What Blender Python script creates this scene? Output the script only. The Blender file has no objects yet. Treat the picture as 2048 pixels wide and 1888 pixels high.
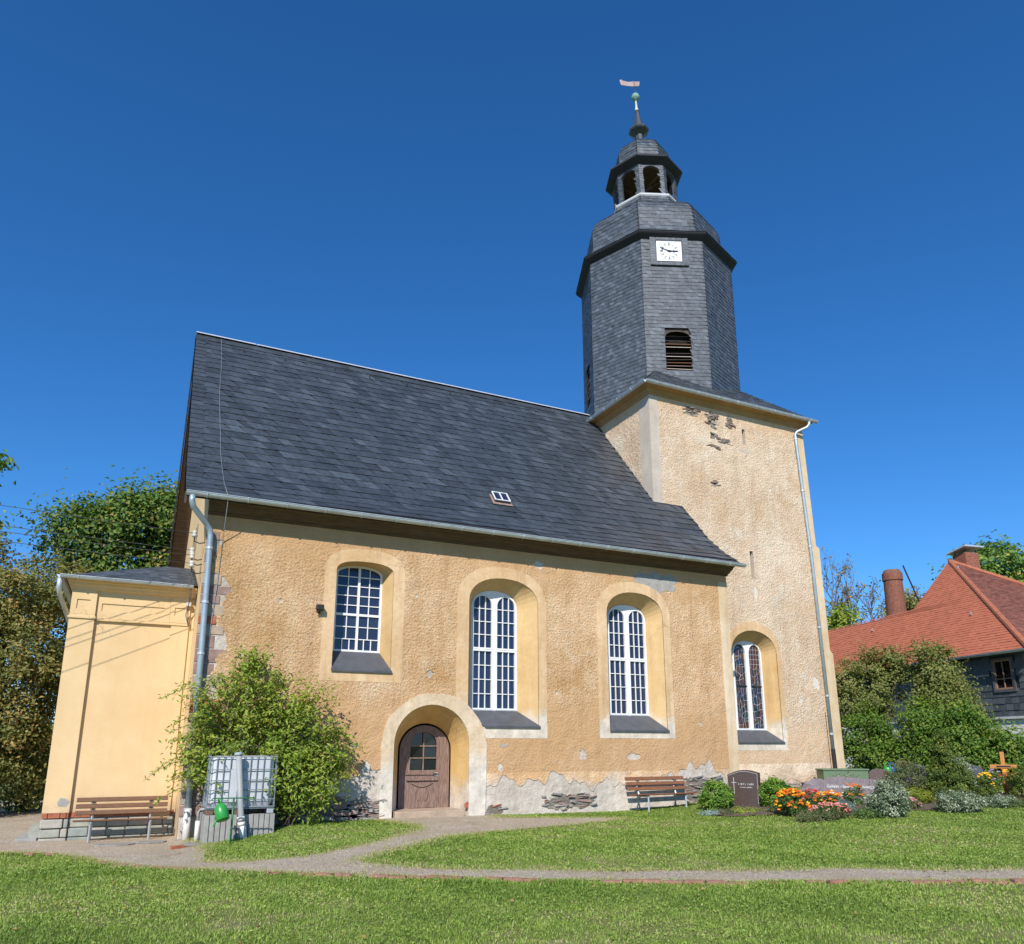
import bpy, bmesh, math, random
import numpy as np
from mathutils import Vector, Matrix
from mathutils.geometry import tessellate_polygon, delaunay_2d_cdt

rnd = random.Random(7)
rng = np.random.default_rng(11)
SC = bpy.context.scene
COL = SC.collection
R = math.radians

# ------------------------------------------------------------------ camera
EYE = Vector((0, 0, 1.68))
YAW, PITCH, FPX = 0.4472, 0.2414, 1537.5          # radians, radians, focal length for a 2048 px wide picture
cam_d = bpy.data.cameras.new('camera')
cam = bpy.data.objects.new('camera', cam_d)
COL.objects.link(cam)
cam.location = EYE
cam.rotation_euler = (math.pi / 2 + PITCH, 0, -YAW)
cam_d.sensor_width = 36
cam_d.lens = FPX / 2048 * 36
cam_d.shift_y = (1118 - 944) / 2048
cam_d.clip_start = 0.1
cam_d.clip_end = 3000
SC.camera = cam

# ------------------------------------------------------------------ sky, sun, exposure
SUN_AZ, SUN_EL = R(215), R(38)                    # clockwise from +Y
w = bpy.data.worlds.new('World')
SC.world = w
w.use_nodes = True
nt = w.node_tree
sky = nt.nodes.new('ShaderNodeTexSky')
sky.sky_type = 'NISHITA'
sky.sun_disc = False
sky.sun_elevation = SUN_EL
sky.sun_rotation = SUN_AZ
sky.altitude = 300
sky.air_density = 1.0
sky.dust_density = 0.0
sky.ozone_density = 10.0
bg = nt.nodes['Background']
bg.inputs['Strength'].default_value = 0.145
hs = nt.nodes.new('ShaderNodeHueSaturation')          # the photograph's deep polarised blue
hs.inputs['Saturation'].default_value = 1.13
nt.links.new(sky.outputs[0], hs.inputs['Color'])
nt.links.new(hs.outputs[0], bg.inputs[0])
sd = bpy.data.lights.new('sun', 'SUN')
sd.energy = 4.8
sd.angle = R(0.53)
sd.color = (1.0, 0.955, 0.89)
sun = bpy.data.objects.new('sun', sd)
COL.objects.link(sun)
to_sun = Vector((math.sin(SUN_AZ) * math.cos(SUN_EL), math.cos(SUN_AZ) * math.cos(SUN_EL), math.sin(SUN_EL)))
sun.rotation_euler = to_sun.to_track_quat('Z', 'Y').to_euler()
SC.view_settings.view_transform = 'Standard'
SC.view_settings.look = 'None'
SC.view_settings.exposure = 0.12
SC.view_settings.gamma = 1.0
SC.cycles.max_bounces = 6
SC.cycles.diffuse_bounces = 3
SC.cycles.glossy_bounces = 3
SC.cycles.transmission_bounces = 4
SC.cycles.use_denoising = True

# ------------------------------------------------------------------ materials
def _n(nt, t, **kw):
    n = nt.nodes.new(t)
    for k, v in kw.items():
        if k in n.inputs.keys():
            n.inputs[k].default_value = v
        else:
            setattr(n, k, v)
    return n

def _mix(nt, fac, a, b, blend='MIX'):
    m = nt.nodes.new('ShaderNodeMix')
    m.data_type = 'RGBA'
    m.blend_type = blend
    for i, v in ((0, fac), (6, a), (7, b)):
        if hasattr(v, 'is_output') or isinstance(v, bpy.types.NodeSocket):
            nt.links.new(v, m.inputs[i])
        else:
            m.inputs[i].default_value = v if i == 0 else (*v[:3], 1)
    return m.outputs[2]

def _math(nt, op, a, b=None, c=None, clamp=False):
    m = nt.nodes.new('ShaderNodeMath')
    m.operation = op
    m.use_clamp = clamp
    for i, v in enumerate((a, b, c)):
        if v is None:
            continue
        if isinstance(v, bpy.types.NodeSocket):
            nt.links.new(v, m.inputs[i])
        else:
            m.inputs[i].default_value = v
    return m.outputs[0]

def _noise(nt, co, scale, detail=4, rough=.55):
    n = _n(nt, 'ShaderNodeTexNoise')
    n.inputs['Scale'].default_value = scale
    n.inputs['Detail'].default_value = detail
    n.inputs['Roughness'].default_value = rough
    nt.links.new(co, n.inputs['Vector'])
    return n.outputs['Fac']

def _ramp(nt, fac, stops):
    r = nt.nodes.new('ShaderNodeValToRGB')
    nt.links.new(fac, r.inputs[0])
    while len(r.color_ramp.elements) < len(stops):
        r.color_ramp.elements.new(.5)
    for e, (p, c) in zip(r.color_ramp.elements, stops):
        e.position = p
        e.color = (*c[:3], 1) if hasattr(c, '__len__') else (c, c, c, 1)
    return r.outputs[0]

def _base(name, spec=.3):
    m = bpy.data.materials.new(name)
    m.use_nodes = True
    nt = m.node_tree
    b = nt.nodes['Principled BSDF']
    b.inputs['Specular IOR Level'].default_value = spec
    return m, nt, b

def _wpos(nt):
    return nt.nodes.new('ShaderNodeNewGeometry').outputs['Position']

def _bump(nt, b, h, strength, dist):
    bp = nt.nodes.new('ShaderNodeBump')
    bp.inputs['Strength'].default_value = strength
    bp.inputs['Distance'].default_value = dist
    nt.links.new(h, bp.inputs['Height'])
    nt.links.new(bp.outputs[0], b.inputs['Normal'])

def mul(c, k):
    return tuple(x * k for x in c)

def mat(name, c, rough=.8, var=.15, scale=4, bump=0, bscale=25, metal=0, spec=.3, tone=False, c2=None, stretch=None, bdist=.01):
    m, nt, b = _base(name, spec)
    co = _wpos(nt)
    if stretch:
        mp = nt.nodes.new('ShaderNodeMapping')
        mp.inputs['Scale'].default_value = stretch
        nt.links.new(co, mp.inputs[0])
        co = mp.outputs[0]
    f = _ramp(nt, _noise(nt, co, scale, 6, .62), ((.3, 0), (.7, 1)))
    colr = _mix(nt, f, mul(c, 1 - var), c2 or mul(c, 1 + var))
    if tone:
        a = nt.nodes.new('ShaderNodeAttribute')
        a.attribute_name = 'tone'
        colr = _mix(nt, 1.0, colr, a.outputs['Color'], 'MULTIPLY')
    nt.links.new(colr, b.inputs['Base Color'])
    b.inputs['Roughness'].default_value = rough
    b.inputs['Metallic'].default_value = metal
    if bump:
        _bump(nt, b, _noise(nt, co, bscale, 5, .6), bump, bdist)
    return m

def plaster(name, ca, cb, low, low_z, low_soft, streak=.25, bump=1.0, bdist=.03, bscale=8.0, grain=0.0, low_amp=2.3, zone=None):
    """old lime render: blotches, rain streaks, bare paler base, grain with painted relief shading"""
    m, nt, b = _base(name, .15)
    co = _wpos(nt)
    big = _noise(nt, co, .5, 5, .62)
    mid = _noise(nt, co, 2.4, 6, .68)
    f = _math(nt, 'ADD', _math(nt, 'MULTIPLY', big, .62), _math(nt, 'MULTIPLY', mid, .38))
    colr = _ramp(nt, f, ((.36, ca), (.5, tuple((x + y) / 2 for x, y in zip(ca, cb))), (.62, cb)))
    if grain > .3:
        b1 = _ramp(nt, _noise(nt, co, .85, 7, .7), ((.56, 0), (.66, 1)))
        colr = _mix(nt, _math(nt, 'MULTIPLY', b1, .55), colr, tuple(min(.86, x * 1.03 + y) for x, y in zip(cb, (.03, .06, .09))))
        off_ = nt.nodes.new('ShaderNodeVectorMath')
        off_.inputs[1].default_value = (31, 17, 9)
        nt.links.new(co, off_.inputs[0])
        b2 = _ramp(nt, _noise(nt, off_.outputs[0], .7, 7, .7), ((.57, 0), (.68, 1)))
        colr = _mix(nt, _math(nt, 'MULTIPLY', b2, .5), colr, (ca[0] * .95, ca[1] * .84, ca[2] * .75))
    # rain streaks: noise drawn out downwards
    mp = nt.nodes.new('ShaderNodeMapping')
    mp.inputs['Scale'].default_value = (1.9, 1.9, .16)
    nt.links.new(co, mp.inputs[0])
    sn = _noise(nt, mp.outputs[0], 1.5, 6, .65)
    colr = _mix(nt, _math(nt, 'MULTIPLY', _ramp(nt, sn, ((.52, 0), (.70, 1))), streak), colr, mul(ca, .62))
    colr = _mix(nt, _math(nt, 'MULTIPLY', _ramp(nt, sn, ((.28, 1), (.46, 0))), streak), colr, tuple(min(.85, x * 1.15 + .05) for x in cb))
    # hairline cracks
    if low is not None:
        vd_ = nt.nodes.new('ShaderNodeTexVoronoi')
        vd_.feature = 'DISTANCE_TO_EDGE'
        vd_.inputs['Scale'].default_value = .55
        wv_ = nt.nodes.new('ShaderNodeVectorMath')
        wv_.operation = 'MULTIPLY_ADD'
        nc = nt.nodes.new('ShaderNodeTexNoise')
        nc.inputs['Scale'].default_value = 2.2
        nc.inputs['Detail'].default_value = 6
        nt.links.new(co, nc.inputs['Vector'])
        nt.links.new(nc.outputs['Color'], wv_.inputs[0])
        wv_.inputs[1].default_value = (.9, .9, .9)
        nt.links.new(co, wv_.inputs[2])
        nt.links.new(wv_.outputs[0], vd_.inputs['Vector'])
        ck = _ramp(nt, vd_.outputs['Distance'], ((.0, 1), (.006, 0)))
        gate = _ramp(nt, _noise(nt, co, .35, 3), ((.50, 0), (.60, 1)))
        colr = _mix(nt, _math(nt, 'MULTIPLY', _math(nt, 'MULTIPLY', ck, gate), .55), colr, mul(ca, .45))
    sx = nt.nodes.new('ShaderNodeSeparateXYZ')
    nt.links.new(co, sx.inputs[0])
    if low is not None:
        zz = _math(nt, 'ADD', sx.outputs[2], _math(nt, 'MULTIPLY', _math(nt, 'SUBTRACT', _noise(nt, co, 1.0, 8, .75), .5), low_amp))
        lo = _math(nt, 'MULTIPLY_ADD', zz, -1 / low_soft, low_z / low_soft + .5, clamp=True)
        lc = _mix(nt, _ramp(nt, mid, ((.35, 0), (.65, 1))), mul(low, .70), mul(low, 1.12))
        colr = _mix(nt, lo, colr, lc)
    gr = _noise(nt, co, bscale, 6, .68)
    zf = None
    if zone is not None:
        # rough-cast field between z0 and z1, rubbed smoother and browner outside it
        z0, z1, zc = zone
        zw = _math(nt, 'ADD', sx.outputs[2], _math(nt, 'MULTIPLY', _math(nt, 'SUBTRACT', _noise(nt, co, .8, 6, .7), .5), 2.0))
        half = (z1 - z0) / 2
        zf = _math(nt, 'MULTIPLY', _math(nt, 'SUBTRACT', half, _math(nt, 'ABSOLUTE', _math(nt, 'SUBTRACT', zw, (z0 + z1) / 2))), 1.4)
        zf = _math(nt, 'ADD', zf, .3, clamp=True)
        above = _math(nt, 'GREATER_THAN', sx.outputs[2], low_z + .3)
        colr = _mix(nt, _math(nt, 'MULTIPLY', _math(nt, 'SUBTRACT', 1.0, zf), _math(nt, 'MULTIPLY', above, .7)), colr, zc)
        gr = _math(nt, 'ADD', _math(nt, 'MULTIPLY', _math(nt, 'SUBTRACT', gr, .5), _math(nt, 'MULTIPLY_ADD', zf, .55, .45)), .5)
    if grain:  # bump peaks paled, pits darkened: the relief's light and shade painted in
        colr = _mix(nt, _math(nt, 'MULTIPLY', _ramp(nt, gr, ((.54, 0), (.68, 1))), grain), colr, tuple(min(.88, x * 1.2 + .06) for x in cb))
        colr = _mix(nt, _math(nt, 'MULTIPLY', _ramp(nt, gr, ((.32, 1), (.46, 0))), grain), colr, mul(ca, .60))
    nt.links.new(colr, b.inputs['Base Color'])
    b.inputs['Roughness'].default_value = .95
    h = _math(nt, 'ADD', gr, _math(nt, 'MULTIPLY', _noise(nt, co, 1.7, 4, .6), .9))
    _bump(nt, b, h, bump, bdist)
    return m

def leafmat(name, stops, trans=.35, rough=.55):
    m = bpy.data.materials.new(name)
    m.use_nodes = True
    nt = m.node_tree
    b = nt.nodes['Principled BSDF']
    out = nt.nodes['Material Output']
    a = nt.nodes.new('ShaderNodeAttribute')
    a.attribute_name = 'tone'
    c = _ramp(nt, a.outputs['Fac'], stops)
    nt.links.new(c, b.inputs['Base Color'])
    b.inputs['Roughness'].default_value = rough
    b.inputs['Specular IOR Level'].default_value = .3
    t = nt.nodes.new('ShaderNodeBsdfTranslucent')
    nt.links.new(_mix(nt, 1.0, c, (1.5, 1.5, .7), 'MULTIPLY'), t.inputs[0])
    mx = nt.nodes.new('ShaderNodeMixShader')
    mx.inputs[0].default_value = trans
    nt.links.new(b.outputs[0], mx.inputs[1])
    nt.links.new(t.outputs[0], mx.inputs[2])
    nt.links.new(mx.outputs[0], out.inputs[0])
    return m

def slatemat(name, c, rough=.42, spec=.5):
    m, nt, b = _base(name, spec)
    co = _wpos(nt)
    a = nt.nodes.new('ShaderNodeAttribute')
    a.attribute_name = 'tone'
    base = _mix(nt, _ramp(nt, _noise(nt, co, 7, 5, .65), ((.3, 0), (.72, 1))), mul(c, .72), mul(c, 1.3))
    base = _mix(nt, 1.0, base, a.outputs['Color'], 'MULTIPLY')
    rust = _ramp(nt, _noise(nt, co, 2.3, 4, .7), ((.7, 0), (.78, 1)))
    base = _mix(nt, _math(nt, 'MULTIPLY', rust, .35), base, (.075, .055, .042))
    nt.links.new(base, b.inputs['Base Color'])
    rr = _math(nt, 'MULTIPLY_ADD', _noise(nt, co, 14, 4), .3, rough - .12)
    nt.links.new(rr, b.inputs['Roughness'])
    _bump(nt, b, _noise(nt, co, 30, 4), .35, .006)
    return m

def glassmat(name, c, rough=.06):
    m, nt, b = _base(name, .6)
    co = _wpos(nt)
    nt.links.new(_mix(nt, _noise(nt, co, 1.5, 2), mul(c, .6), mul(c, 1.4)), b.inputs['Base Color'])
    b.inputs['Roughness'].default_value = rough
    _bump(nt, b, _noise(nt, co, 2.0, 2), .12, .02)
    return m

OCH_A, OCH_B = (.60, .345, .15), (.84, .565, .33)
MT = {}
MT['nave'] = plaster('roughcast_ochre', OCH_A, OCH_B, (.68, .58, .47), .75, .5, streak=.38, bump=1.0, bdist=.085, bscale=16, grain=.46, zone=(2.7, 6.6, (.53, .32, .16)))
MT['limecoat'] = plaster('lime_base_coat', (.46, .39, .32), (.68, .60, .51), None, 0, 1, streak=.35, bump=1.0, bdist=.05, bscale=6, grain=.28)
MT['tower'] = plaster('roughcast_pale', (.69, .475, .295), (.90, .71, .52), (.64, .48, .36), .85, 1.2, streak=.32, bump=1.0, bdist=.09, bscale=14, grain=.42, zone=(2.2, 14.2, (.60, .40, .235)))
MT['surround'] = plaster('smooth_ochre', (.56, .35, .17), (.74, .525, .315), (.70, .61, .49), 2.75, .30, streak=.5, bump=.6, bdist=.014, bscale=10, grain=.24)
MT['doorsur'] = plaster('smooth_lime', (.54, .39, .235), (.72, .575, .40), (.72, .65, .55), 1.45, .5, streak=.45, bump=.9, bdist=.02, bscale=8, grain=.2)
MT['reveal'] = plaster('smooth_reveal', (.53, .335, .145), (.67, .465, .23), (.66, .57, .45), 2.6, .4, streak=.35, bump=.5, bdist=.010, bscale=8, grain=.1)
MT['doorreveal'] = plaster('door_reveal', (.57, .345, .125), (.69, .46, .19), (.64, .55, .44), .85, .5, streak=.35, bump=.7, bdist=.015, bscale=7, grain=.12)
MT['cove'] = plaster('shaded_cove', (.36, .22, .10), (.46, .29, .14), None, 0, 1, bump=.4, bdist=.008, bscale=9, grain=.1)  # ochre plaster darkened so its colour carries the shade under the eaves
MT['greystrip'] = plaster('grey_render', (.46, .39, .32), (.62, .53, .43), None, 0, 1, bump=.6, bdist=.012, bscale=9, grain=.12)
MT['palestrip'] = plaster('pale_render', (.60, .43, .245), (.74, .60, .42), None, 0, 1, streak=.4, bump=.5, bdist=.012, bscale=9, grain=.12)
MT['annex'] = plaster('annex_yellow', (.69, .48, .25), (.76, .55, .305), (.60, .45, .28), .42, .5, streak=.13, bump=.3, bdist=.007, bscale=16, grain=.04, low_amp=.7)
MT['cement'] = mat('cement_patch', (.36, .34, .31), .95, .2, 6, .6, 30)
MT['lime'] = mat('lime_patch', (.66, .60, .51), .95, .2, 7, .6, 25)
MT['slate'] = slatemat('slate_roof', (.047, .056, .067))
MT['slate2'] = slatemat('slate_cladding', (.078, .089, .101), .40, .6)
MT['slatesill'] = mat('slate_sill', (.085, .09, .10), .5, .2, 5, .2, 40, spec=.5)
MT['deck'] = mat('roof_deck', (.03, .033, .04), .8)
MT['zinc'] = mat('zinc', (.52, .57, .60), .42, .16, 3, .1, 20, metal=.35, spec=.5)
MT['zincpipe'] = mat('zinc_pipe', (.36, .44, .49), .42, .12, 3, .08, 20, metal=.35, spec=.5)
MT['ridge'] = mat('ridge_metal', (.72, .74, .76), .4, .08, 3, metal=.3, spec=.5)
MT['soffit'] = mat('dark_wood', (.11, .075, .05), .8, .35, 3, .4, 12, stretch=(1, 6, 6))
MT['barge'] = mat('barge_wood', (.075, .06, .05), .85, .4, 6, .5, 20)
MT['white'] = mat('white_paint', (.80, .80, .79), .45, .05, 5, .1, 30)
MT['grey'] = mat('grey_paint', (.55, .56, .57), .6, .07, 5)
MT['glass'] = glassmat('window_glass', (.018, .026, .060))
MT['glassdark'] = glassmat('dark_glass', (.012, .015, .018), .08)
MT['dark'] = mat('dark_inside', (.012, .010, .009), .9)
MT['door'] = mat('door_wood', (.17, .085, .062), .7, .35, 5, .6, 22, c2=(.36, .25, .20), stretch=(9, 9, .8))
MT['sandstone'] = mat('sandstone', (.42, .32, .23), .9, .2, 5, .6, 25)
MT['brick'] = mat('red_brick', (.36, .125, .065), .9, .3, 9, .6, 40)
MT['mortar'] = mat('mortar', (.45, .41, .36), .95, .12, 8, .5, 30)
MT['joint'] = mat('old_mortar', (.20, .17, .14), .98, .4, 12, .9, 30)
MT['edging'] = mat('edging_brick', (.34, .18, .125), .95, .3, 8, .7, 40)
MT['stone'] = [mat('rubble_%d' % i, c, .92, .28, 7, .8, 22, bdist=.02) for i, c in enumerate(((.33, .28, .24), (.27, .255, .23), (.42, .37, .31), (.30, .20, .165)))]
MT['plinth'] = [mat('plinth_stone_%d' % i, c, .9, .2, 5, .6, 18) for i, c in enumerate(((.36, .36, .30), (.30, .32, .29), (.42, .39, .33)))]
MT['concrete'] = mat('concrete', (.33, .325, .30), .95, .16, 6, .5, 45)
MT['benchwood'] = mat('bench_wood', (.17, .085, .045), .65, .25, 6, .3, 25, stretch=(1.2, 9, 9))
MT['benchwood2'] = mat('bench_wood_red', (.22, .095, .045), .65, .25, 6, .3, 25, stretch=(1.2, 9, 9))
MT['galv'] = mat('galvanised', (.50, .53, .55), .45, .12, 9, metal=.5, spec=.5)
MT['ibc'] = mat('tank_plastic', (.56, .57, .58), .45, .07, 3, spec=.4)
MT['cage'] = mat('cage_steel', (.30, .33, .35), .45, .2, 12, metal=.6, spec=.5)
MT['pallet'] = mat('pallet_rust', (.16, .10, .075), .85, .3, 8)
MT['pvc'] = mat('grey_pvc', (.33, .34, .335), .5, .08, 4, spec=.4)
MT['pvcwhite'] = mat('pale_pvc', (.66, .63, .58), .5, .1, 5)
MT['green'] = mat('green_plastic', (.035, .30, .055), .32, .08, 4, spec=.5)
MT['greenpaint'] = mat('green_paint', (.02, .15, .05), .4, .15, 6, spec=.5)
MT['greenbox'] = mat('green_box', (.14, .20, .12), .55, .1, 4)
MT['copper'] = mat('verdigris', (.20, .36, .29), .7, .2, 9)
MT['copperpale'] = mat('pale_copper', (.50, .52, .40), .6, .2, 9)
MT['vane'] = mat('vane_metal', (.36, .25, .23), .6, .2, 4)
MT['bronze'] = mat('bronze', (.28, .15, .035), .45, .25, 7, metal=.6, spec=.5)
MT['clock'] = mat('clock_white', (.86, .87, .87), .4, .02, 3)
MT['clockgrey'] = mat('clock_grey', (.50, .52, .54), .6, .05)
MT['numeral'] = mat('numeral_grey', (.20, .21, .23), .6, .05)
MT['navy'] = mat('clock_blue', (.012, .016, .05), .4, .1)
MT['iron'] = mat('dark_iron', (.03, .028, .027), .6, .3, 9)
MT['porcelain'] = mat('porcelain', (.55, .52, .47), .35, .1)
MT['wire'] = mat('wire', (.10, .10, .10), .6, .1)
MT['gravel'] = None
MT['bark'] = mat('bark', (.11, .085, .065), .95, .35, 8, .9, 22, stretch=(3, 3, .7))
MT['twig'] = mat('twig_bark', (.16, .13, .11), .95, .3, 8)
MT['roof_tile'] = mat('clay_tile', (.47, .150, .080), .8, .14, 3, .4, 40, tone=True)
MT['roof_tile_old'] = mat('weathered_tile', (.25, .10, .07), .85, .3, 3, .4, 40, tone=True)
MT['ridge_tile'] = mat('ridge_tile', (.40, .14, .075), .8, .2, 5)
MT['chimbrick'] = mat('chimney_brick', (.30, .12, .08), .9, .3, 8, .6, 40)
MT['stackbrick'] = mat('stack_brick', (.20, .105, .07), .95, .4, 3, .6, 40)
MT['whitewall'] = mat('white_wall', (.78, .79, .80), .9, .04, 2)
MT['brownframe'] = mat('brown_frame', (.30, .17, .11), .6, .15)
MT['granite_b'] = mat('brown_granite', (.075, .05, .043), .38, .5, 60, spec=.5, c2=(.14, .095, .082))
MT['granite_rough'] = mat('rough_granite', (.14, .10, .095), .9, .35, 25, .8, 30)
MT['granite_g'] = mat('grey_granite', (.21, .17, .175), .55, .25, 14, .4, 30, c2=(.30, .25, .26), stretch=(3, 3, .8))
MT['granite_d'] = mat('dark_granite', (.10, .10, .115), .35, .3, 30, spec=.5)
MT['letter'] = mat('letter_silver', (.55, .54, .52), .4, .06)
MT['letterw'] = mat('letter_white', (.85, .85, .84), .5, .03)
MT['crosswood'] = mat('cross_wood', (.50, .21, .055), .5, .2, 6, stretch=(5, 5, 1))
MT['terracotta'] = mat('terracotta', (.42, .16, .10), .8, .12)
MT['blueplastic'] = mat('blue_plastic', (.03, .08, .45), .35, .08, 4)
MT['soil'] = mat('soil', (.12, .09, .065), .98, .3, 9, .9, 30)

def gravelmat(name, a, b_, c):
    m, nt, b = _base(name, .2)
    co = _wpos(nt)
    v = nt.nodes.new('ShaderNodeTexVoronoi')
    v.inputs['Scale'].default_value = 42
    nt.links.new(co, v.inputs['Vector'])
    pv = _mix(nt, _ramp(nt, v.outputs['Color'], ((.2, 0), (.8, 1))), mul(a, .65), mul(a, 1.35))
    big = _ramp(nt, _noise(nt, co, .8, 5, .65), ((.42, 0), (.62, 1)))
    colr = _mix(nt, big, pv, _mix(nt, .55, pv, b_))
    moss = _ramp(nt, _noise(nt, co, 1.7, 6, .7), ((.56, 0), (.68, 1)))
    colr = _mix(nt, _math(nt, 'MULTIPLY', moss, .6), colr, c)
    nt.links.new(colr, b.inputs['Base Color'])
    b.inputs['Roughness'].default_value = .95
    _bump(nt, b, v.outputs['Distance'], .9, .02)
    return m
MT['gravel'] = gravelmat('gravel', (.46, .39, .295), (.39, .30, .20), (.28, .22, .13))

def groundmat():
    m, nt, b = _base('lawn_soil', .15)
    co = _wpos(nt)
    g = _mix(nt, _noise(nt, co, 5, 6, .7), (.14, .175, .045), (.24, .25, .085))
    dry = _ramp(nt, _noise(nt, co, 1.1, 6, .7), ((.52, 0), (.68, 1)))
    colr = _mix(nt, _math(nt, 'MULTIPLY', dry, .7), g, (.40, .33, .18))
    nt.links.new(colr, b.inputs['Base Color'])
    b.inputs['Roughness'].default_value = 1
    _bump(nt, b, _noise(nt, co, 22, 5, .7), .8, .05)
    return m
MT['ground'] = groundmat()
GRASS = leafmat('grass_blades', ((0, (.14, .225, .035)), (.35, (.24, .35, .060)), (.62, (.35, .45, .10)), (.8, (.48, .49, .19)), (.92, (.54, .47, .25)), (1, (.52, .39, .25))), .3, .5)
LF = {}
LF['elder'] = leafmat('leaf_bright', ((0, (0.134, 0.213, 0.028)), (.5, (0.280, 0.370, 0.050)), (.85, (0.426, 0.470, 0.084)), (1, (0.358, 0.224, 0.101))))
LF['maple'] = leafmat('leaf_maple', ((0, (0.058, 0.126, 0.027)), (.5, (0.126, 0.220, 0.042)), (.8, (0.278, 0.301, 0.058)), (1, (0.480, 0.301, 0.093))))
LF['brown'] = leafmat('leaf_brown', ((0, (0.102, 0.131, 0.036)), (.45, (0.203, 0.217, 0.058)), (.75, (0.319, 0.254, 0.080)), (1, (0.435, 0.261, 0.102))), .25)
LF['lilac'] = leafmat('leaf_olive', ((0, (.10, .135, .03)), (.5, (.20, .23, .06)), (.85, (.31, .31, .10)), (1, (.34, .25, .12))))
LF['hedge'] = leafmat('leaf_hedge', ((0, (.06, .125, .018)), (.5, (.14, .24, .032)), (.85, (.27, .34, .055)), (1, (.36, .31, .08))))
LF['box'] = leafmat('leaf_thuja', ((0, (0.062, 0.146, 0.017)), (.5, (0.156, 0.291, 0.031)), (1, (0.312, 0.437, 0.062))), .2)
LF['conifer'] = leafmat('leaf_conifer', ((0, (.035, .07, .012)), (.5, (.085, .13, .018)), (.85, (.19, .23, .03)), (1, (.26, .27, .05))), .15)
LF['varieg'] = leafmat('leaf_variegated', ((0, (.06, .10, .05)), (.45, (.16, .22, .12)), (.7, (.38, .43, .30)), (1, (.60, .62, .48))), .25)
LF['mound'] = leafmat('leaf_mound', ((0, (0.096, 0.136, 0.010)), (.5, (0.192, 0.240, 0.019)), (1, (0.304, 0.320, 0.048))), .2)
LF['cover'] = leafmat('leaf_cover', ((0, (0.045, 0.075, 0.027)), (.5, (0.105, 0.135, 0.045)), (.85, (0.195, 0.180, 0.083)), (1, (0.240, 0.135, 0.075))), .2)
LF['fol'] = leafmat('leaf_flowerbed', ((0, (0.045, 0.098, 0.021)), (.6, (0.112, 0.195, 0.045)), (1, (0.210, 0.285, 0.090))), .3)
LF['silver'] = leafmat('leaf_silver', ((0, (.16, .24, .23)), (1, (.33, .42, .40))), .2)
LF['tree'] = leafmat('leaf_tree', ((0, (0.069, 0.149, 0.032)), (.5, (0.149, 0.272, 0.054)), (.9, (0.326, 0.408, 0.082)), (1, (0.544, 0.408, 0.109))))
def petal(name, c0, c1):
    return leafmat(name, ((0, c0), (1, c1)), .25)
PT = dict(orange=petal('petal_orange', (.70, .11, .005), (.85, .27, .012)), yellow=petal('petal_yellow', (.85, .5, .02), (.9, .62, .05)),
          red=petal('petal_red', (.5, .02, .025), (.75, .06, .06)), pink=petal('petal_pink', (.65, .16, .14), (.8, .42, .36)),
          rose=petal('petal_rose', (.55, .05, .14), (.8, .5, .55)), lilac=petal('petal_lilac', (.45, .3, .65), (.65, .5, .8)))

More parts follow.
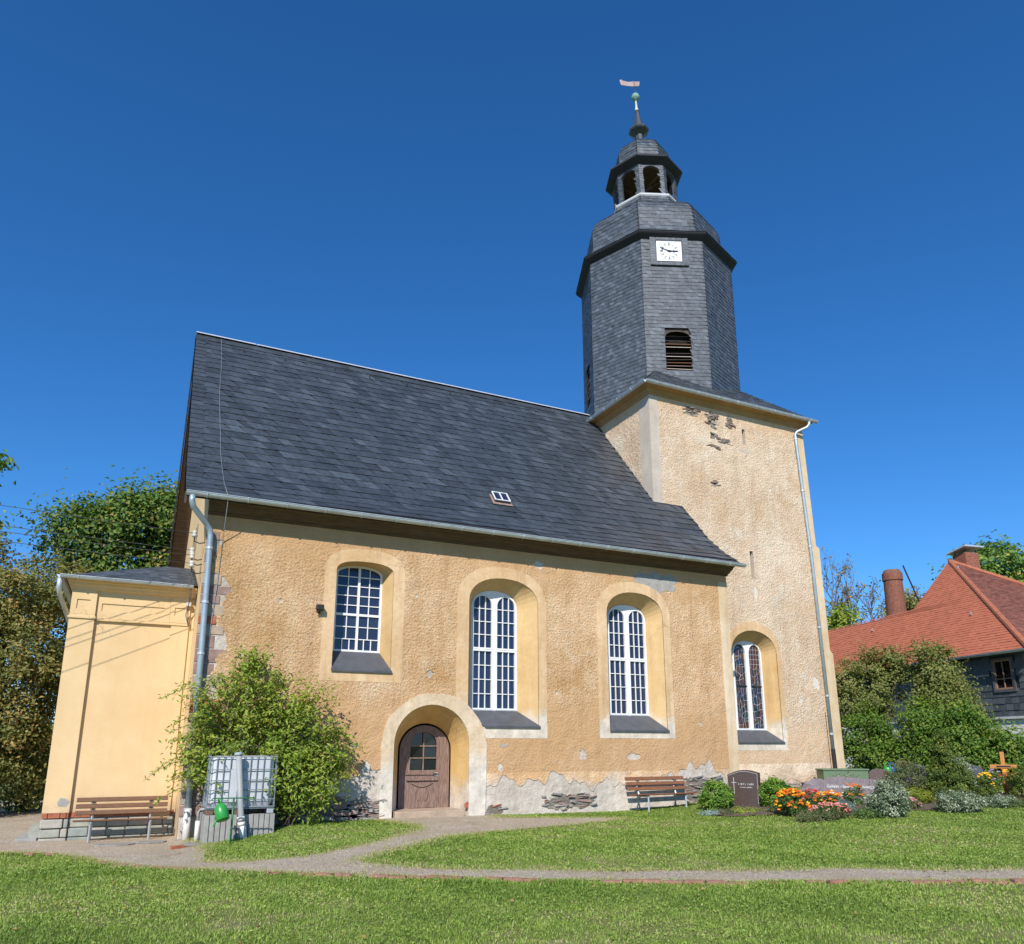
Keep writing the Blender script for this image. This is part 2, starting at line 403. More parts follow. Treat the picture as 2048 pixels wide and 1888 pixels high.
# ------------------------------------------------------------------ mesh helpers
class MB:
    def __init__(s):
        s.v, s.f, s.t = [], [], []
    def add(s, vs, fs, tone=1.0):
        o = len(s.v)
        s.v += [tuple(p) for p in vs]
        s.f += [tuple(i + o for i in f) for f in fs]
        s.t += [tone] * len(vs)
        return s
    def box(s, x0, x1, y0, y1, z0, z1, M=None, tone=1.0):
        vs = [(x, y, z) for z in (z0, z1) for y in (y0, y1) for x in (x0, x1)]
        if M is not None:
            vs = [M @ Vector(v) for v in vs]
        return s.add(vs, [(0, 2, 3, 1), (4, 5, 7, 6), (0, 1, 5, 4), (2, 6, 7, 3), (0, 4, 6, 2), (1, 3, 7, 5)], tone)
    def prism(s, loop, off, M=None, tone=1.0):
        """closed 3D loop swept by the vector off, capped"""
        n = len(loop)
        a = [Vector(p) for p in loop]
        b = [p + Vector(off) for p in a]
        vs = a + b
        if M is not None:
            vs = [M @ v for v in vs]
        tri = tessellate_polygon([a])
        fs = [tuple(t) for t in tri] + [tuple(i + n for i in reversed(t)) for t in tri]
        fs += [(i, (i + 1) % n, (i + 1) % n + n, i + n) for i in range(n)]
        return s.add(vs, fs, tone)
    def plate(s, loops, off=None, tone=1.0):
        """polygon with holes (loops[0] is the outline), optionally given thickness by the vector off"""
        L = [[Vector(p) for p in l] for l in loops]
        o0 = L[0][0]
        nrm = Vector((0, 0, 0))
        for i in range(len(L[0])):
            nrm += (L[0][i] - o0).cross(L[0][(i + 1) % len(L[0])] - o0)
        nrm.normalize()
        ex = (L[0][1] - o0).normalized()
        ey = nrm.cross(ex)
        co, eds = [], []
        for l in L:
            k = len(co)
            co += [Vector(((p - o0).dot(ex), (p - o0).dot(ey))) for p in l]
            eds += [(k + i, k + (i + 1) % len(l)) for i in range(len(l))]
        r_ = delaunay_2d_cdt(co, eds, [], 0, 1e-6)
        flat = [o0 + ex * p.x + ey * p.y for p in r_[0]]
        tri = []
        for f in r_[2]:
            c = (r_[0][f[0]] + r_[0][f[1]] + r_[0][f[2]]) / 3
            odd = False
            for i, j in eds:
                a, b = co[i], co[j]
                if (a.y > c.y) != (b.y > c.y) and c.x < (b.x - a.x) * (c.y - a.y) / (b.y - a.y) + a.x:
                    odd = not odd
            if odd:
                tri.append(tuple(f))
        s.add(flat, tri, tone)
        if off is not None:
            off = Vector(off)
            s.add([p + off for p in flat], [tuple(reversed(t)) for t in tri], tone)
            for l in L:
                s.loft(l, [p + off for p in l], True, tone)
        return s
    def loft(s, a, b, closed=True, tone=1.0):
        n = len(a)
        rngn = range(n if closed else n - 1)
        return s.add(list(a) + list(b), [(i, (i + 1) % n, (i + 1) % n + n, i + n) for i in rngn], tone)
    def tube(s, pts, r, n=8, cap=True, tone=1.0):
        P = [Vector(p) for p in pts]
        rs = r if hasattr(r, '__len__') else [r] * len(P)
        vs, up = [], None
        for i, p in enumerate(P):
            d = (P[min(i + 1, len(P) - 1)] - P[max(i - 1, 0)])
            d = d.normalized() if d.length > 1e-9 else Vector((0, 0, 1))
            if up is None:
                up = Vector((0, 0, 1)) if abs(d.z) < .9 else Vector((1, 0, 0))
            u = d.cross(up)
            u = u.normalized() if u.length > 1e-6 else d.orthogonal().normalized()
            wv = u.cross(d).normalized()
            up = wv
            vs += [p + (u * math.cos(2 * math.pi * k / n) + wv * math.sin(2 * math.pi * k / n)) * rs[i] for k in range(n)]
        fs = [(i * n + k, i * n + (k + 1) % n, (i + 1) * n + (k + 1) % n, (i + 1) * n + k) for i in range(len(P) - 1) for k in range(n)]
        if cap:
            fs += [tuple(range(n - 1, -1, -1)), tuple((len(P) - 1) * n + k for k in range(n))]
        return s.add(vs, fs, tone)
    def lathe(s, prof, n, c=(0, 0), rot=0, lean=None, cap=False, tone=1.0):
        vs = []
        for r, z in prof:
            cx, cy = (c[0], c[1]) if lean is None else lean(z)
            vs += [(cx + r * math.cos(rot + 2 * math.pi * k / n), cy + r * math.sin(rot + 2 * math.pi * k / n), z) for k in range(n)]
        fs = [(i * n + k, i * n + (k + 1) % n, (i + 1) * n + (k + 1) % n, (i + 1) * n + k) for i in range(len(prof) - 1) for k in range(n)]
        if cap:
            fs += [tuple(range(n - 1, -1, -1)), tuple((len(prof) - 1) * n + k for k in range(n))]
        return s.add(vs, fs, tone)
    def blob(s, c, r, seed=0, nu=7, nv=5, jit=.22, M=None, tone=1.0, pw=.75):
        q = random.Random(seed)
        vs = [(0, 0, -r[2])]
        for j in range(1, nv):
            t = math.pi * j / nv - math.pi / 2
            for i in range(nu):
                a = 2 * math.pi * (i + .5 * (j % 2)) / nu
                k = 1 + q.uniform(-jit, jit)
                sg = lambda v, e=pw: math.copysign(abs(v) ** e, v)
                vs.append((r[0] * sg(math.cos(t)) * sg(math.cos(a)) * k, r[1] * sg(math.cos(t)) * sg(math.sin(a)) * k, r[2] * sg(math.sin(t)) * k))
        vs.append((0, 0, r[2]))
        e = len(vs) - 1
        fs = [(0, 1 + (i + 1) % nu, 1 + i) for i in range(nu)]
        for j in range(nv - 2):
            b0, b1 = 1 + j * nu, 1 + (j + 1) * nu
            fs += [(b0 + i, b0 + (i + 1) % nu, b1 + (i + 1) % nu, b1 + i) for i in range(nu)]
        b0 = 1 + (nv - 2) * nu
        fs += [(b0 + i, b0 + (i + 1) % nu, e) for i in range(nu)]
        vs = [Vector(v) for v in vs]
        if M is not None:
            vs = [M @ v for v in vs]
        return s.add([v + Vector(c) for v in vs], fs, tone)
    def mesh(s, name, smooth=False):
        me = bpy.data.meshes.new(name)
        me.from_pydata(s.v, [], s.f)
        a = me.attributes.new('tone', 'FLOAT', 'POINT')
        a.data.foreach_set('value', s.t)
        bm = bmesh.new()
        bm.from_mesh(me)
        bmesh.ops.recalc_face_normals(bm, faces=bm.faces)
        bm.to_mesh(me)
        bm.free()
        if smooth:
            me.shade_smooth()
        return me

def link(o, parent=None, world=True):
    COL.objects.link(o)
    if parent is not None:
        o.parent = parent
        if world and parent.type == 'EMPTY':
            o.matrix_parent_inverse = Matrix.Translation(-parent.location)
    return o

def tag(o, label=None, cat=None, group=None, kind=None):
    for k, v in (('label', label), ('category', cat), ('group', group), ('kind', kind)):
        if v:
            o[k] = v
    return o

def obj(name, mb, m, parent=None, smooth=False, world=True, bevel=0, **kw):
    me = mb.mesh(name, smooth) if isinstance(mb, MB) else mb
    if not me.materials:
        me.materials.append(m)
    o = bpy.data.objects.new(name, me)
    link(o, parent, world)
    if bevel:
        b = o.modifiers.new('bevel', 'BEVEL')
        b.width = bevel
        b.segments = 2
        b.limit_method = 'ANGLE'
    if smooth and bevel == 0:
        pass
    return tag(o, **kw)

def thing(name, loc, label, cat, group=None, rotz=0):
    o = bpy.data.objects.new(name, None)
    COL.objects.link(o)
    o.location = loc
    o.rotation_euler = (0, 0, rotz)
    o.empty_display_size = .2
    return tag(o, label, cat, group)

def piece(name, me, M, parent, m=None):
    """an object sharing the mesh me, placed by the matrix M, child of parent"""
    o = bpy.data.objects.new(name, me)
    COL.objects.link(o)
    o.parent = parent
    if parent.type == 'EMPTY':
        o.matrix_parent_inverse = Matrix.Translation(-parent.location)
    o.matrix_basis = M
    return o

def np_mesh(name, V, F, tone=None, m=None):
    """V (n,3) float, F (k,c) int with constant c"""
    me = bpy.data.meshes.new(name)
    k, c = F.shape
    me.vertices.add(len(V))
    me.vertices.foreach_set('co', np.ascontiguousarray(V, np.float32).ravel())
    me.loops.add(k * c)
    me.loops.foreach_set('vertex_index', np.ascontiguousarray(F, np.int32).ravel())
    me.polygons.add(k)
    me.polygons.foreach_set('loop_start', np.arange(0, k * c, c, dtype=np.int32))
    me.polygons.foreach_set('loop_total', np.full(k, c, np.int32))
    me.update(calc_edges=True)
    if tone is not None:
        a = me.attributes.new('tone', 'FLOAT', 'POINT')
        a.data.foreach_set('value', np.ascontiguousarray(tone, np.float32))
    if m:
        me.materials.append(m)
    return me

def leaves_mesh(name, P, N, length, width, tone, m, fold=.25):
    """one folded diamond (two triangles) per point"""
    n = len(P)
    N = N / (np.linalg.norm(N, axis=1, keepdims=True) + 1e-9)
    A = rng.normal(size=(n, 3))
    T = A - (A * N).sum(1, keepdims=True) * N
    T /= np.linalg.norm(T, axis=1, keepdims=True) + 1e-9
    B = np.cross(N, T)
    L = (length * rng.uniform(.65, 1.3, n))[:, None]
    W = (width * rng.uniform(.65, 1.3, n))[:, None]
    V = np.empty((n, 4, 3))
    V[:, 0] = P - T * L * .5
    V[:, 1] = P + B * W * .5 + N * W * fold
    V[:, 2] = P + T * L * .5 - N * L * .12
    V[:, 3] = P - B * W * .5 + N * W * fold
    i = np.arange(n)[:, None] * 4
    F = np.concatenate([i + [0, 1, 2], i + [0, 2, 3]], 1).reshape(-1, 3)
    return np_mesh(name, V.reshape(-1, 3), F, np.repeat(tone, 4), m)

def crown_points(blobs, n, nclump, sig, shell=.55):
    """blobs: (centre, radii, weight); leaves gather in clumps spread through each blob"""
    wts = np.array([b[2] for b in blobs], float)
    wts /= wts.sum()
    P, N, T, CC = [], [], [], []
    for (c, r, _), wt in zip(blobs, wts):
        k = max(3, int(nclump * wt))
        D = rng.normal(size=(k, 3))
        D /= np.linalg.norm(D, axis=1, keepdims=True)
        rad = shell + (1 - shell) * rng.random(k) ** .6
        C = np.array(c) + D * rad[:, None] * np.array(r)
        CC.append(C)
        m = max(4, int(n * wt / k))
        cs = sig * rng.uniform(.6, 1.4, k)
        Q = np.repeat(C, m, 0) + rng.normal(size=(k * m, 3)) * np.repeat(cs, m)[:, None] * np.array([1, 1, .8])
        ctone = np.repeat(rng.normal(0, .17, k), m)
        P.append(Q)
        N.append(np.repeat(D, m, 0) * .6 + rng.normal(size=(k * m, 3)) * .42 + np.array([-.15, -.2, .5]))
        T.append(np.clip(.45 + ctone + rng.normal(0, .2, k * m), 0, 1))
    return np.concatenate(P), np.concatenate(N), np.concatenate(T), np.concatenate(CC)

# ------------------------------------------------------------------ terrain
TX = [-9, 1, 3.5, 8, 12.7, 17, 24, 35, 60]
TZ = [-.35, -.3, 0, -.02, -.05, .2, .38, .5, .6]
def terr(x, y):
    A = np.interp(x, TX, TZ)
    t = np.clip((np.asarray(y, float) - 9) / 9, 0, 1)
    t = t * t * (3 - 2 * t)
    return -.1 * (1 - t) + A * t
def tz(x, y):
    return float(terr(x, y))

PATH = [(-14, 19.6), (-4, 18.9), (-1.85, 18.5), (-.76, 17.3), (.1, 15.2), (.9, 14.2), (2.0, 12.6), (2.97, 11.5), (4.76, 10.3), (7.11, 8.95),
        (11.17, 7.12), (16.5, 4.9), (22, 2.6), (22.6, 3.5), (17, 5.75), (12.3, 7.85), (7.95, 9.75), (5.05, 11.0), (3.85, 12.0), (3.45, 12.75), (4.3, 13.6),
        (5.99, 15.1), (8.27, 15.75), (10.57, 16.55), (11.2, 17.2), (9.6, 17.9), (8.6, 18.5), (8.55, 19.25), (5.55, 19.25), (5.7, 18.3), (5.75, 16.6), (4.55, 15.1), (3.67, 14.35),
        (3.03, 13.9), (1.92, 14.0), (1.35, 15.2), (1.5, 16.9), (1.5, 17.8), (1.3, 19.3), (1.1, 20.7), (-1.65, 20.7), (-1.7, 27), (-3.0, 36), (-14, 36)]
def densify(poly, d=.25, wob=.05):
    out = []
    n = len(poly)
    q = random.Random(3)
    # Catmull-Rom smoothing of the outline
    for i in range(n):
        p0, p1, p2, p3 = (Vector((*poly[(i + k) % n], 0)) for k in (-1, 0, 1, 2))
        L = (p2 - p1).length
        m = max(1, int(L / d))
        for k in range(m):
            t = k / m
            c = .5 * ((2 * p1) + (-p0 + p2) * t + (2 * p0 - 5 * p1 + 4 * p2 - p3) * t * t + (-p0 + 3 * p1 - 3 * p2 + p3) * t ** 3)
            l = p1.lerp(p2, t)
            c = l.lerp(c, .8)
            out.append((c.x + q.uniform(-wob, wob), c.y + q.uniform(-wob, wob)))
    return out
PATHD = densify(PATH)
def inside(poly, X, Y):
    r = np.zeros(X.shape, bool)
    n = len(poly)
    for i in range(n):
        x0, y0 = poly[i]
        x1, y1 = poly[(i + 1) % n]
        c = ((y0 > Y) != (y1 > Y)) & (X < (x1 - x0) * (Y - y0) / ((y1 - y0) or 1e-12) + x0)
        r ^= c
    return r

gx = np.concatenate([-np.geomspace(900, 12, 18), np.arange(-11, 45, .5), np.geomspace(46, 900, 18)])
gy = np.concatenate([-np.geomspace(900, 6, 18), np.arange(-5, 40, .5), np.geomspace(41, 900, 18)])
GX, GY = np.meshgrid(gx, gy)
GZ = terr(GX, GY) + .012 * np.sin(GX * 1.7 + 1.3 * np.sin(GY)) * np.sin(GY * 1.3)
V = np.stack([GX, GY, GZ], -1).reshape(-1, 3)
ii = (np.arange(len(gy) - 1)[:, None] * len(gx) + np.arange(len(gx) - 1)[None]).ravel()
F = np.stack([ii, ii + 1, ii + 1 + len(gx), ii + len(gx)], 1)
g_o = obj('ground', np_mesh('ground', V, F), MT['ground'], kind='structure')

pts = [Vector(p) for p in PATHD]
nb = len(pts)
ix, iy = np.meshgrid(np.arange(-14, 23, .45), np.arange(2, 36, .45))
ok = inside(PATHD, ix, iy)
pts += [Vector((float(a), float(b))) for a, b in zip(ix[ok], iy[ok])]
res = delaunay_2d_cdt(pts, [(i, (i + 1) % nb) for i in range(nb)], [], 1, 1e-5)
pv = [(p.x, p.y, tz(p.x, p.y) + .022 + .012 * math.sin(p.x * 1.7 + 1.3 * math.sin(p.y)) * math.sin(p.y * 1.3)) for p in res[0]]
pm = bpy.data.meshes.new('path')
pm.from_pydata(pv, [], [f for f in res[2]])
path_o = obj('path', pm, MT['gravel'], kind='structure')

# brick edging along the near side of the path
bm_ = [MB().box(-.125, .125, -.055, .055, -.06, .028) for _ in range(1)]
edge_me = bm_[0].mesh('edging_brick')
edge_me.materials.append(MT['edging'])
ed = [(2.0, 12.52), (2.97, 11.42), (4.76, 10.22), (7.11, 8.87), (11.17, 7.04), (14.5, 5.65)]
for i in range(len(ed) - 1):
    a, b = Vector(ed[i]), Vector(ed[i + 1])
    L = (b - a).length
    k = int(L / .262)
    for j in range(k):
        if rnd.random() < .2:
            continue
        p = a.lerp(b, (j + .5) / k)
        an = math.atan2(b.y - a.y, b.x - a.x)
        M = Matrix.Translation((p.x + rnd.uniform(-.02, .02), p.y + rnd.uniform(-.02, .02), tz(p.x, p.y) + .016 + rnd.uniform(-.012, .014))) @ Matrix.Rotation(an + rnd.uniform(-.06, .06), 4, 'Z') @ Matrix.Rotation(rnd.uniform(-.05, .05), 4, 'X')
        piece('edging_brick', edge_me, M, path_o)
for px_, py_ in ((-1.55, 18.15), (-1.2, 17.85), (-.25, 16.0), (.05, 15.4), (.3, 15.0), (.6, 14.6), (.85, 14.3)):
    M = Matrix.Translation((px_, py_, tz(px_, py_) + .01)) @ Matrix.Rotation(-.95 + rnd.uniform(-.1, .1), 4, 'Z')
    piece('edging_brick', edge_me, M, path_o)

# ------------------------------------------------------------------ church
NY = 19.2                     # nave front plane
XL, XR = 1.08, 16.98          # nave wall ends
TY, TX1, TX2 = 21.44, 15.89, 23.5
RIDY, RIDZ = 25.45, 15.14
church = thing('church', (9, 22, 0), 'ochre village church with slate roof and octagonal slate-clad tower', 'church')

def arch(x0, x1, z0, zs, zt, y, n=16, p=2.0):
    c, rx, rz = (x0 + x1) / 2, (x1 - x0) / 2, zt - zs
    L = [(x0, y, z0), (x1, y, z0)]
    for k in range(n + 1):
        a = math.pi * k / n
        co, si = math.cos(a), math.sin(a)
        L.append((c + rx * math.copysign(abs(co) ** (2 / p), co), y, zs + rz * abs(si) ** (2 / p)))
    return L

WIN = dict(
    w1=dict(o=(4.24, 5.75, 3.55, 6.12, 6.39, 2.4), f=(4.33, 5.58, 4.09, 6.14, 6.37, 2.2), s=(3.95, 6.06, 3.3, 6.05, 6.72, 2.6)),
    w2=dict(o=(7.90, 10.02, 2.23, 5.62, 6.32, 2.2), f=(8.16, 9.58, 2.68, 5.55, 6.04, 2.2), s=(7.55, 10.28, 1.94, 5.6, 6.64, 2.3)),
    w3=dict(o=(12.32, 14.36, 2.16, 5.6, 6.3, 2.2), f=(12.62, 14.04, 2.62, 5.5, 5.99, 2.2), s=(11.98, 14.62, 1.96, 5.6, 6.62, 2.3)),
    w4=dict(o=(19.0, 21.12, 1.86, 5.1, 5.87, 2.0), f=(19.42, 20.82, 2.3, 5.05, 5.54, 2.2), s=(18.8, 21.32, 1.6, 5.1, 6.2, 2.1)))
DO = (5.91, 7.95, -.3, 1.78, 2.78, 2.0)
DF = (6.28, 7.76, -.3, 1.62, 2.33, 2.0)
DS = (5.58, 8.44, -.3, 1.75, 3.08, 2.0)
DEP = .45
UNIT = MB().box(-.5, .5, -.004, .004, -.5, .5).mesh('pane')
UNIT.materials.append(MT['glass'])
UNITD = MB().box(-.5, .5, -.004, .004, -.5, .5).mesh('pane')
UNITD.materials.append(MT['glassdark'])
def A_(t, y, n=16):
    return arch(t[0], t[1], t[2], t[3], t[4], y, n, t[5])

# nave walls: front with openings, gables, rear
nw = MB()
nw.plate([[(XL, NY, -.7), (XR, NY, -.7), (XR, NY, 7.3), (XL, NY, 7.3)]] + [A_(WIN[k]['o'], NY) for k in ('w1', 'w2', 'w3')] + [A_(DO, NY)])
RY = 2 * RIDY - NY
for x in (XL, XR):
    nw.add([(x, NY, -.7), (x, RY, -.7), (x, RY, 7.7), (x, RIDY, RIDZ - .15), (x, NY, 7.3)], [(0, 1, 2, 3, 4)])
nw.add([(XL, RY, -.7), (XR, RY, -.7), (XR, RY, 7.7), (XL, RY, 7.7)], [(0, 1, 2, 3)])
nave_wall = obj('nave_wall', nw, MT['limecoat'], church)
# yellow paint on the gable above the annex
obj('gable_paint', MB().add([(XL - .006, NY + .0, -.5), (XL - .006, RY, -.5), (XL - .006, RY, 7.6), (XL - .006, RIDY, RIDZ - .3), (XL - .006, NY, 7.2)], [(0, 1, 2, 3, 4)]), MT['annex'], nave_wall)

tw = MB()
fr = [(TX1, TY, -.6), (24.08, TY, -.6), (24.02, TY, 5.2), (23.88, TY, 5.35), (23.84, TY, 9.4), (23.68, TY, 9.5), (TX2, TY, 14.6), (TX1, TY, 14.6)]
SL = [(20.27, 20.42, 13.2, 13.85), (20.2, 20.36, 7.82, 8.9)]
tw.plate([fr, A_(WIN['w4']['o'], TY)] + [[(a, TY, c), (b, TY, c), (b, TY, d), (a, TY, d)] for a, b, c, d in SL])
bk = [(x, 29.55, z) for x, y, z in fr]
tw.loft(fr, bk)
tw.add(bk, [tuple(range(len(bk)))])
tower_wall = obj('tower_wall', tw, MT['tower'], church)
for a, b, c, d in SL:
    m = MB()
    lp = [(a, TY, c), (b, TY, c), (b, TY, d), (a, TY, d)]
    lp2 = [(x + .0, TY + .5, z) for x, y, z in lp]
    m.loft(lp, lp2)
    sl = obj('slit_window', m, MT['greystrip'], church)
    obj('slit_backing', MB().add(lp2, [(0, 1, 2, 3)]), MT['dark'], sl)
# smooth corner strips
obj('corner_strip', MB().box(TX1 - .012, TX1 + .40, TY - .026, TY + .02, 9.9, 14.40), MT['greystrip'], tower_wall)
obj('corner_strip', MB().box(TX1 - .013, TX1 + .02, TY + .021, TY + .62, 9.5, 14.33), MT['greystrip'], tower_wall)
st = MB().plate([[(23.16, TY - .026, 14.33), (23.3, TY - .026, 9.4), (23.5, TY - .026, .2), (24.075, TY - .026, .2), (24.015, TY - .026, 5.2), (23.875, TY - .026, 5.35), (23.835, TY - .026, 9.39), (23.675, TY - .026, 9.49), (23.52, TY - .026, 14.33)]], (0, .03, 0))
obj('corner_strip', st, MT['palestrip'], tower_wall)
obj('corner_strip', MB().box(XR - .36, XR + .010, NY - .026, NY + .02, .55, 6.95), MT['palestrip'], nave_wall)
# tower eaves moulding
m = MB()
pf = [(0, 14.40), (.04, 14.43), (.05, 14.50), (.09, 14.53), (.13, 14.63), (.38, 14.69), (0, 14.71)]
def ringloop(o, z):
    return [(TX1 - o, TY - o, z), (TX2 + .03 + o, TY - o, z), (TX2 + .03 + o, 29.55 + o, z), (TX1 - o, 29.55 + o, z)]
for (o0, z0), (o1, z1) in zip(pf, pf[1:]):
    m.loft(ringloop(o0, z0), ringloop(o1, z1))
obj('eaves_moulding', m, MT['cove'], tower_wall)

# ---- windows
def window(key, y, kind, label, clip=None):
    W = WIN[key]
    o, f, s = W['o'], W['f'], W['s']
    yf = y + DEP
    sv = .028
    bars = MB()
    fm = MB()
    panes = []
    stained = []
    mid = (f[0] + f[1]) / 2
    if kind == 'grid':
        lt = (f[0] + .055, f[1] - .055, f[2] + .055, f[3] - .02, f[4] - .05, f[5])
        fm.plate([A_(f, yf), A_(lt, yf)], (0, .07, 0))
        cw = (lt[1] - lt[0]) / 4
        tr = 5.06
        for k in (1, 3):
            bars.box(lt[0] + k * cw - .011, lt[0] + k * cw + .011, yf + .015, yf + .05, tr if k else lt[2], lt[4] - .03)
            bars.box(lt[0] + k * cw - .011, lt[0] + k * cw + .011, yf + .015, yf + .05, lt[2] + .28, tr)
        bars.box(mid - .03, mid + .03, yf - .006, yf + .05, lt[2], lt[4])
        bars.box(lt[0], lt[1], yf - .004, yf + .049, tr - .03, tr + .03)
        zs = [lt[2], lt[2] + .28, lt[2] + .28 + (tr - lt[2] - .28) / 2, tr] + [tr + (lt[4] - tr) * k / 5 for k in range(1, 6)]
        for z in zs[1:-1]:
            if abs(z - tr) > .01:
                bars.box(lt[0], lt[1], yf + .017, yf + .048, z - .011, z + .011)
        for h in (0, 1):
            for k in (1, 2):
                x = (lt[0] if h == 0 else mid) + k * (mid - lt[0]) / 3
                bars.box(x - .011, x + .011, yf + .015, yf + .05, lt[2], lt[2] + .28)
                pass
        for i in range(len(zs) - 1):
            if i == 0:
                xs = [lt[0] + k * (mid - lt[0]) / 3 for k in range(7)]
            else:
                xs = [lt[0] + k * cw for k in range(5)]
            for a, b in zip(xs, xs[1:]):
                panes.append((a, b, zs[i], zs[i + 1] if i < len(zs) - 2 else f[4] - .03))
    else:
        lights = []
        for a, b in ((f[0] + .075, mid - .085), (mid + .085, f[1] - .075)):
            if kind == 'twin':
                tr = f[2] + (f[4] - f[2]) * .5
                lights.append((a, b, f[2] + .07, tr - .05, None))
                lights.append((a, b, tr + .05, f[4] - .42, f[4] - .16))
            else:
                lights.append((a, b, f[2] + .07, f[4] - .46, f[4] - .12))
        loops = [A_(f, yf)]
        for a, b, c, d, e in lights:
            loops.append([(a, yf, c), (b, yf, c), (b, yf, d), (a, yf, d)] if e is None else arch(a, b, c, d, e, yf, 12))
        fm.plate(loops, (0, .07, 0))
        # raised sash rims
        for a, b, c, d, e in lights:
            lo = [(a, yf - .012, c), (b, yf - .012, c), (b, yf - .012, d), (a, yf - .012, d)] if e is None else arch(a, b, c, d, e, yf - .012, 12)
            g = .045
            la = [(a - g, yf - .012, c - g), (b + g, yf - .012, c - g), (b + g, yf - .012, d + g), (a - g, yf - .012, d + g)] if e is None else arch(a - g, b + g, c - g, d, e + g, yf - .012, 12)
            fm.plate([la, lo], (0, .011, 0))
            top = d if e is None else e
            if kind == 'twin':
                for k in (1, 2):
                    x = a + (b - a) * k / 3
                    bars.box(x - .012, x + .012, yf + .01, yf + .045, c, top - (.0 if e is None else .015))
                for k in (1, 2, 3):
                    z = c + (top - c) * k / 4
                    bars.box(a, b, yf + .012, yf + .043, z - .011, z + .011)
                for i in range(3):
                    for k in range(4):
                        panes.append((a + (b - a) * i / 3, a + (b - a) * (i + 1) / 3, c + (top - c) * k / 4, c + (top - c) * (k + 1) / 4))
            else:
                bars.box(a, b, yf + .0, yf + .035, c + (top - c) * .5 - .012, c + (top - c) * .5 + .012)
                stained.append((a, b, c, d, e))
    wo = obj('window', fm, MT['white'], church)
    tag(wo, label)
    if bars.v:
        obj('glazing_bars', bars, MT['white'] if kind != 'stained' else MT['iron'], wo)
    for a, b, c, d in panes:
        M = Matrix.Translation(((a + b) / 2, yf + .055, (c + d) / 2)) @ Matrix.Rotation(rnd.uniform(-.035, .035), 4, 'X') @ Matrix.Rotation(rnd.uniform(-.035, .035), 4, 'Z') @ Matrix.Diagonal((b - a - .004, 1, d - c - .004, 1))
        piece('pane', UNIT, M, wo)
    if stained:
        gl = [glassmat('stained_%d' % i, c, .25) for i, c in enumerate(((.075, .025, .018), (.012, .02, .06), (.02, .04, .03), (.11, .045, .012), (.055, .02, .045), (.03, .03, .035), (.015, .016, .02)))]
        q = random.Random(5)
        for li, (a, b, c, d, e) in enumerate(stained):
            obj('lead_came', MB().add([(a - .02, yf + .058, c - .02), (b + .02, yf + .058, c - .02), (b + .02, yf + .058, e + .02), (a - .02, yf + .058, e + .02)], [(0, 1, 2, 3)]), MT['clockgrey'], wo)
            NX, NZ = 4, 17
            node = {}
            for i in range(NX + 1):
                for k in range(NZ + 1):
                    fx, fz = i / NX, k / NZ
                    regular = (li == 1 and k > 12) or k < 1
                    jx = 0 if (i in (0, NX) or regular) else q.uniform(-.10, .10)
                    jz = 0 if (k in (0, NZ) or regular) else q.uniform(-.035, .035)
                    node[i, k] = (a + (b - a) * (fx + jx), c + (e - c) * (fz + jz))
            for i in range(NX):
                for k in range(NZ):
                    qd = [node[i, k], node[i + 1, k], node[i + 1, k + 1], node[i, k + 1]]
                    reg = (li == 1 and k > 11)
                    parts = [qd] if (q.random() < .55 or reg) else ([qd[:3], [qd[0], qd[2], qd[3]]] if q.random() < .5 else [[qd[0], qd[1], qd[3]], qd[1:]])
                    for pp in parts:
                        cx_ = sum(p[0] for p in pp) / len(pp)
                        cz_ = sum(p[1] for p in pp) / len(pp)
                        sh = [(cx_ + (p[0] - cx_) * .88, yf + .05, cz_ + (p[1] - cz_) * .90) for p in pp]
                        mb = MB().prism(sh, (0, .006, 0))
                        obj('glass_piece', mb, gl[0 if reg else q.choice((0, 0, 1, 1, 2, 3, 4, 5, 6, 6))], wo)
    obj('reveal', MB().loft(A_(o, y), A_(f, yf + .01)), MT['reveal'], wo)
    sm = MB()
    ov = .07
    top = [(f[0] + .005, yf + .005, f[2] + .012), (f[1] - .005, yf + .005, f[2] + .012), (o[1] + .03, y - ov, o[2] + .035), (o[0] - .02, y - ov, o[2] + .035)]
    sm.prism(top, (0, 0, -.05))
    if clip:
        sm = MB().prism([top[0], top[1], top[2], (clip[1], y - ov, o[2] + .035), (clip[1] - .16, y + .12, o[2] + .12 + .035)], (0, 0, -.05))
    obj('sill', sm, MT['slatesill'], wo)
    hole = [(p[0], y - .024, p[2]) for p in A_(o, y)]
    outer = A_(s, y - .024)
    if clip:
        # the round arch of the door cuts off the lower left corner of this surround and opening
        arc = [(7.01 + 1.425 * math.cos(t), y - .024, 1.75 + 1.325 * math.sin(t)) for t in [math.acos((clip[0] - 7.01) / 1.425) * (1 - k / 12) + math.asin((s[2] - 1.75) / 1.325) * (k / 12) for k in range(13)]]
        inner = [p for p in hole[1:]]
        arc_in = [p for p in arc if p[0] > o[0] + .01]
        zo = 1.75 + 1.325 * math.sqrt(1 - ((o[0] - 7.01) / 1.425) ** 2)
        xo = 7.01 + 1.425 * math.sqrt(1 - ((o[2] - 1.75) / 1.325) ** 2)
        left = [p for p in arc if p[0] <= o[0]] + [(o[0], y - .024, zo)]
        right = [(xo, y - .024, o[2])] + [p for p in arc if p[2] < o[2]]
        loop = right + outer[1:] + left + list(reversed(hole[2:])) + [hole[1]]
        obj('surround', MB().plate([loop], (0, .03, 0)), MT['surround'], wo)
    else:
        obj('surround', MB().plate([outer, hole], (0, .03, 0)), MT['surround'], wo)
    return wo

window('w1', NY, 'grid', 'short segmental-arched window with small panes and slate sill')
window('w2', NY, 'twin', 'tall twin-light arched window beside the door arch', (7.55, 8.40))
window('w3', NY, 'twin', 'tall twin-light arched window above the wall bench')
window('w4', TY, 'stained', 'narrow stained-glass twin window in the tower base')

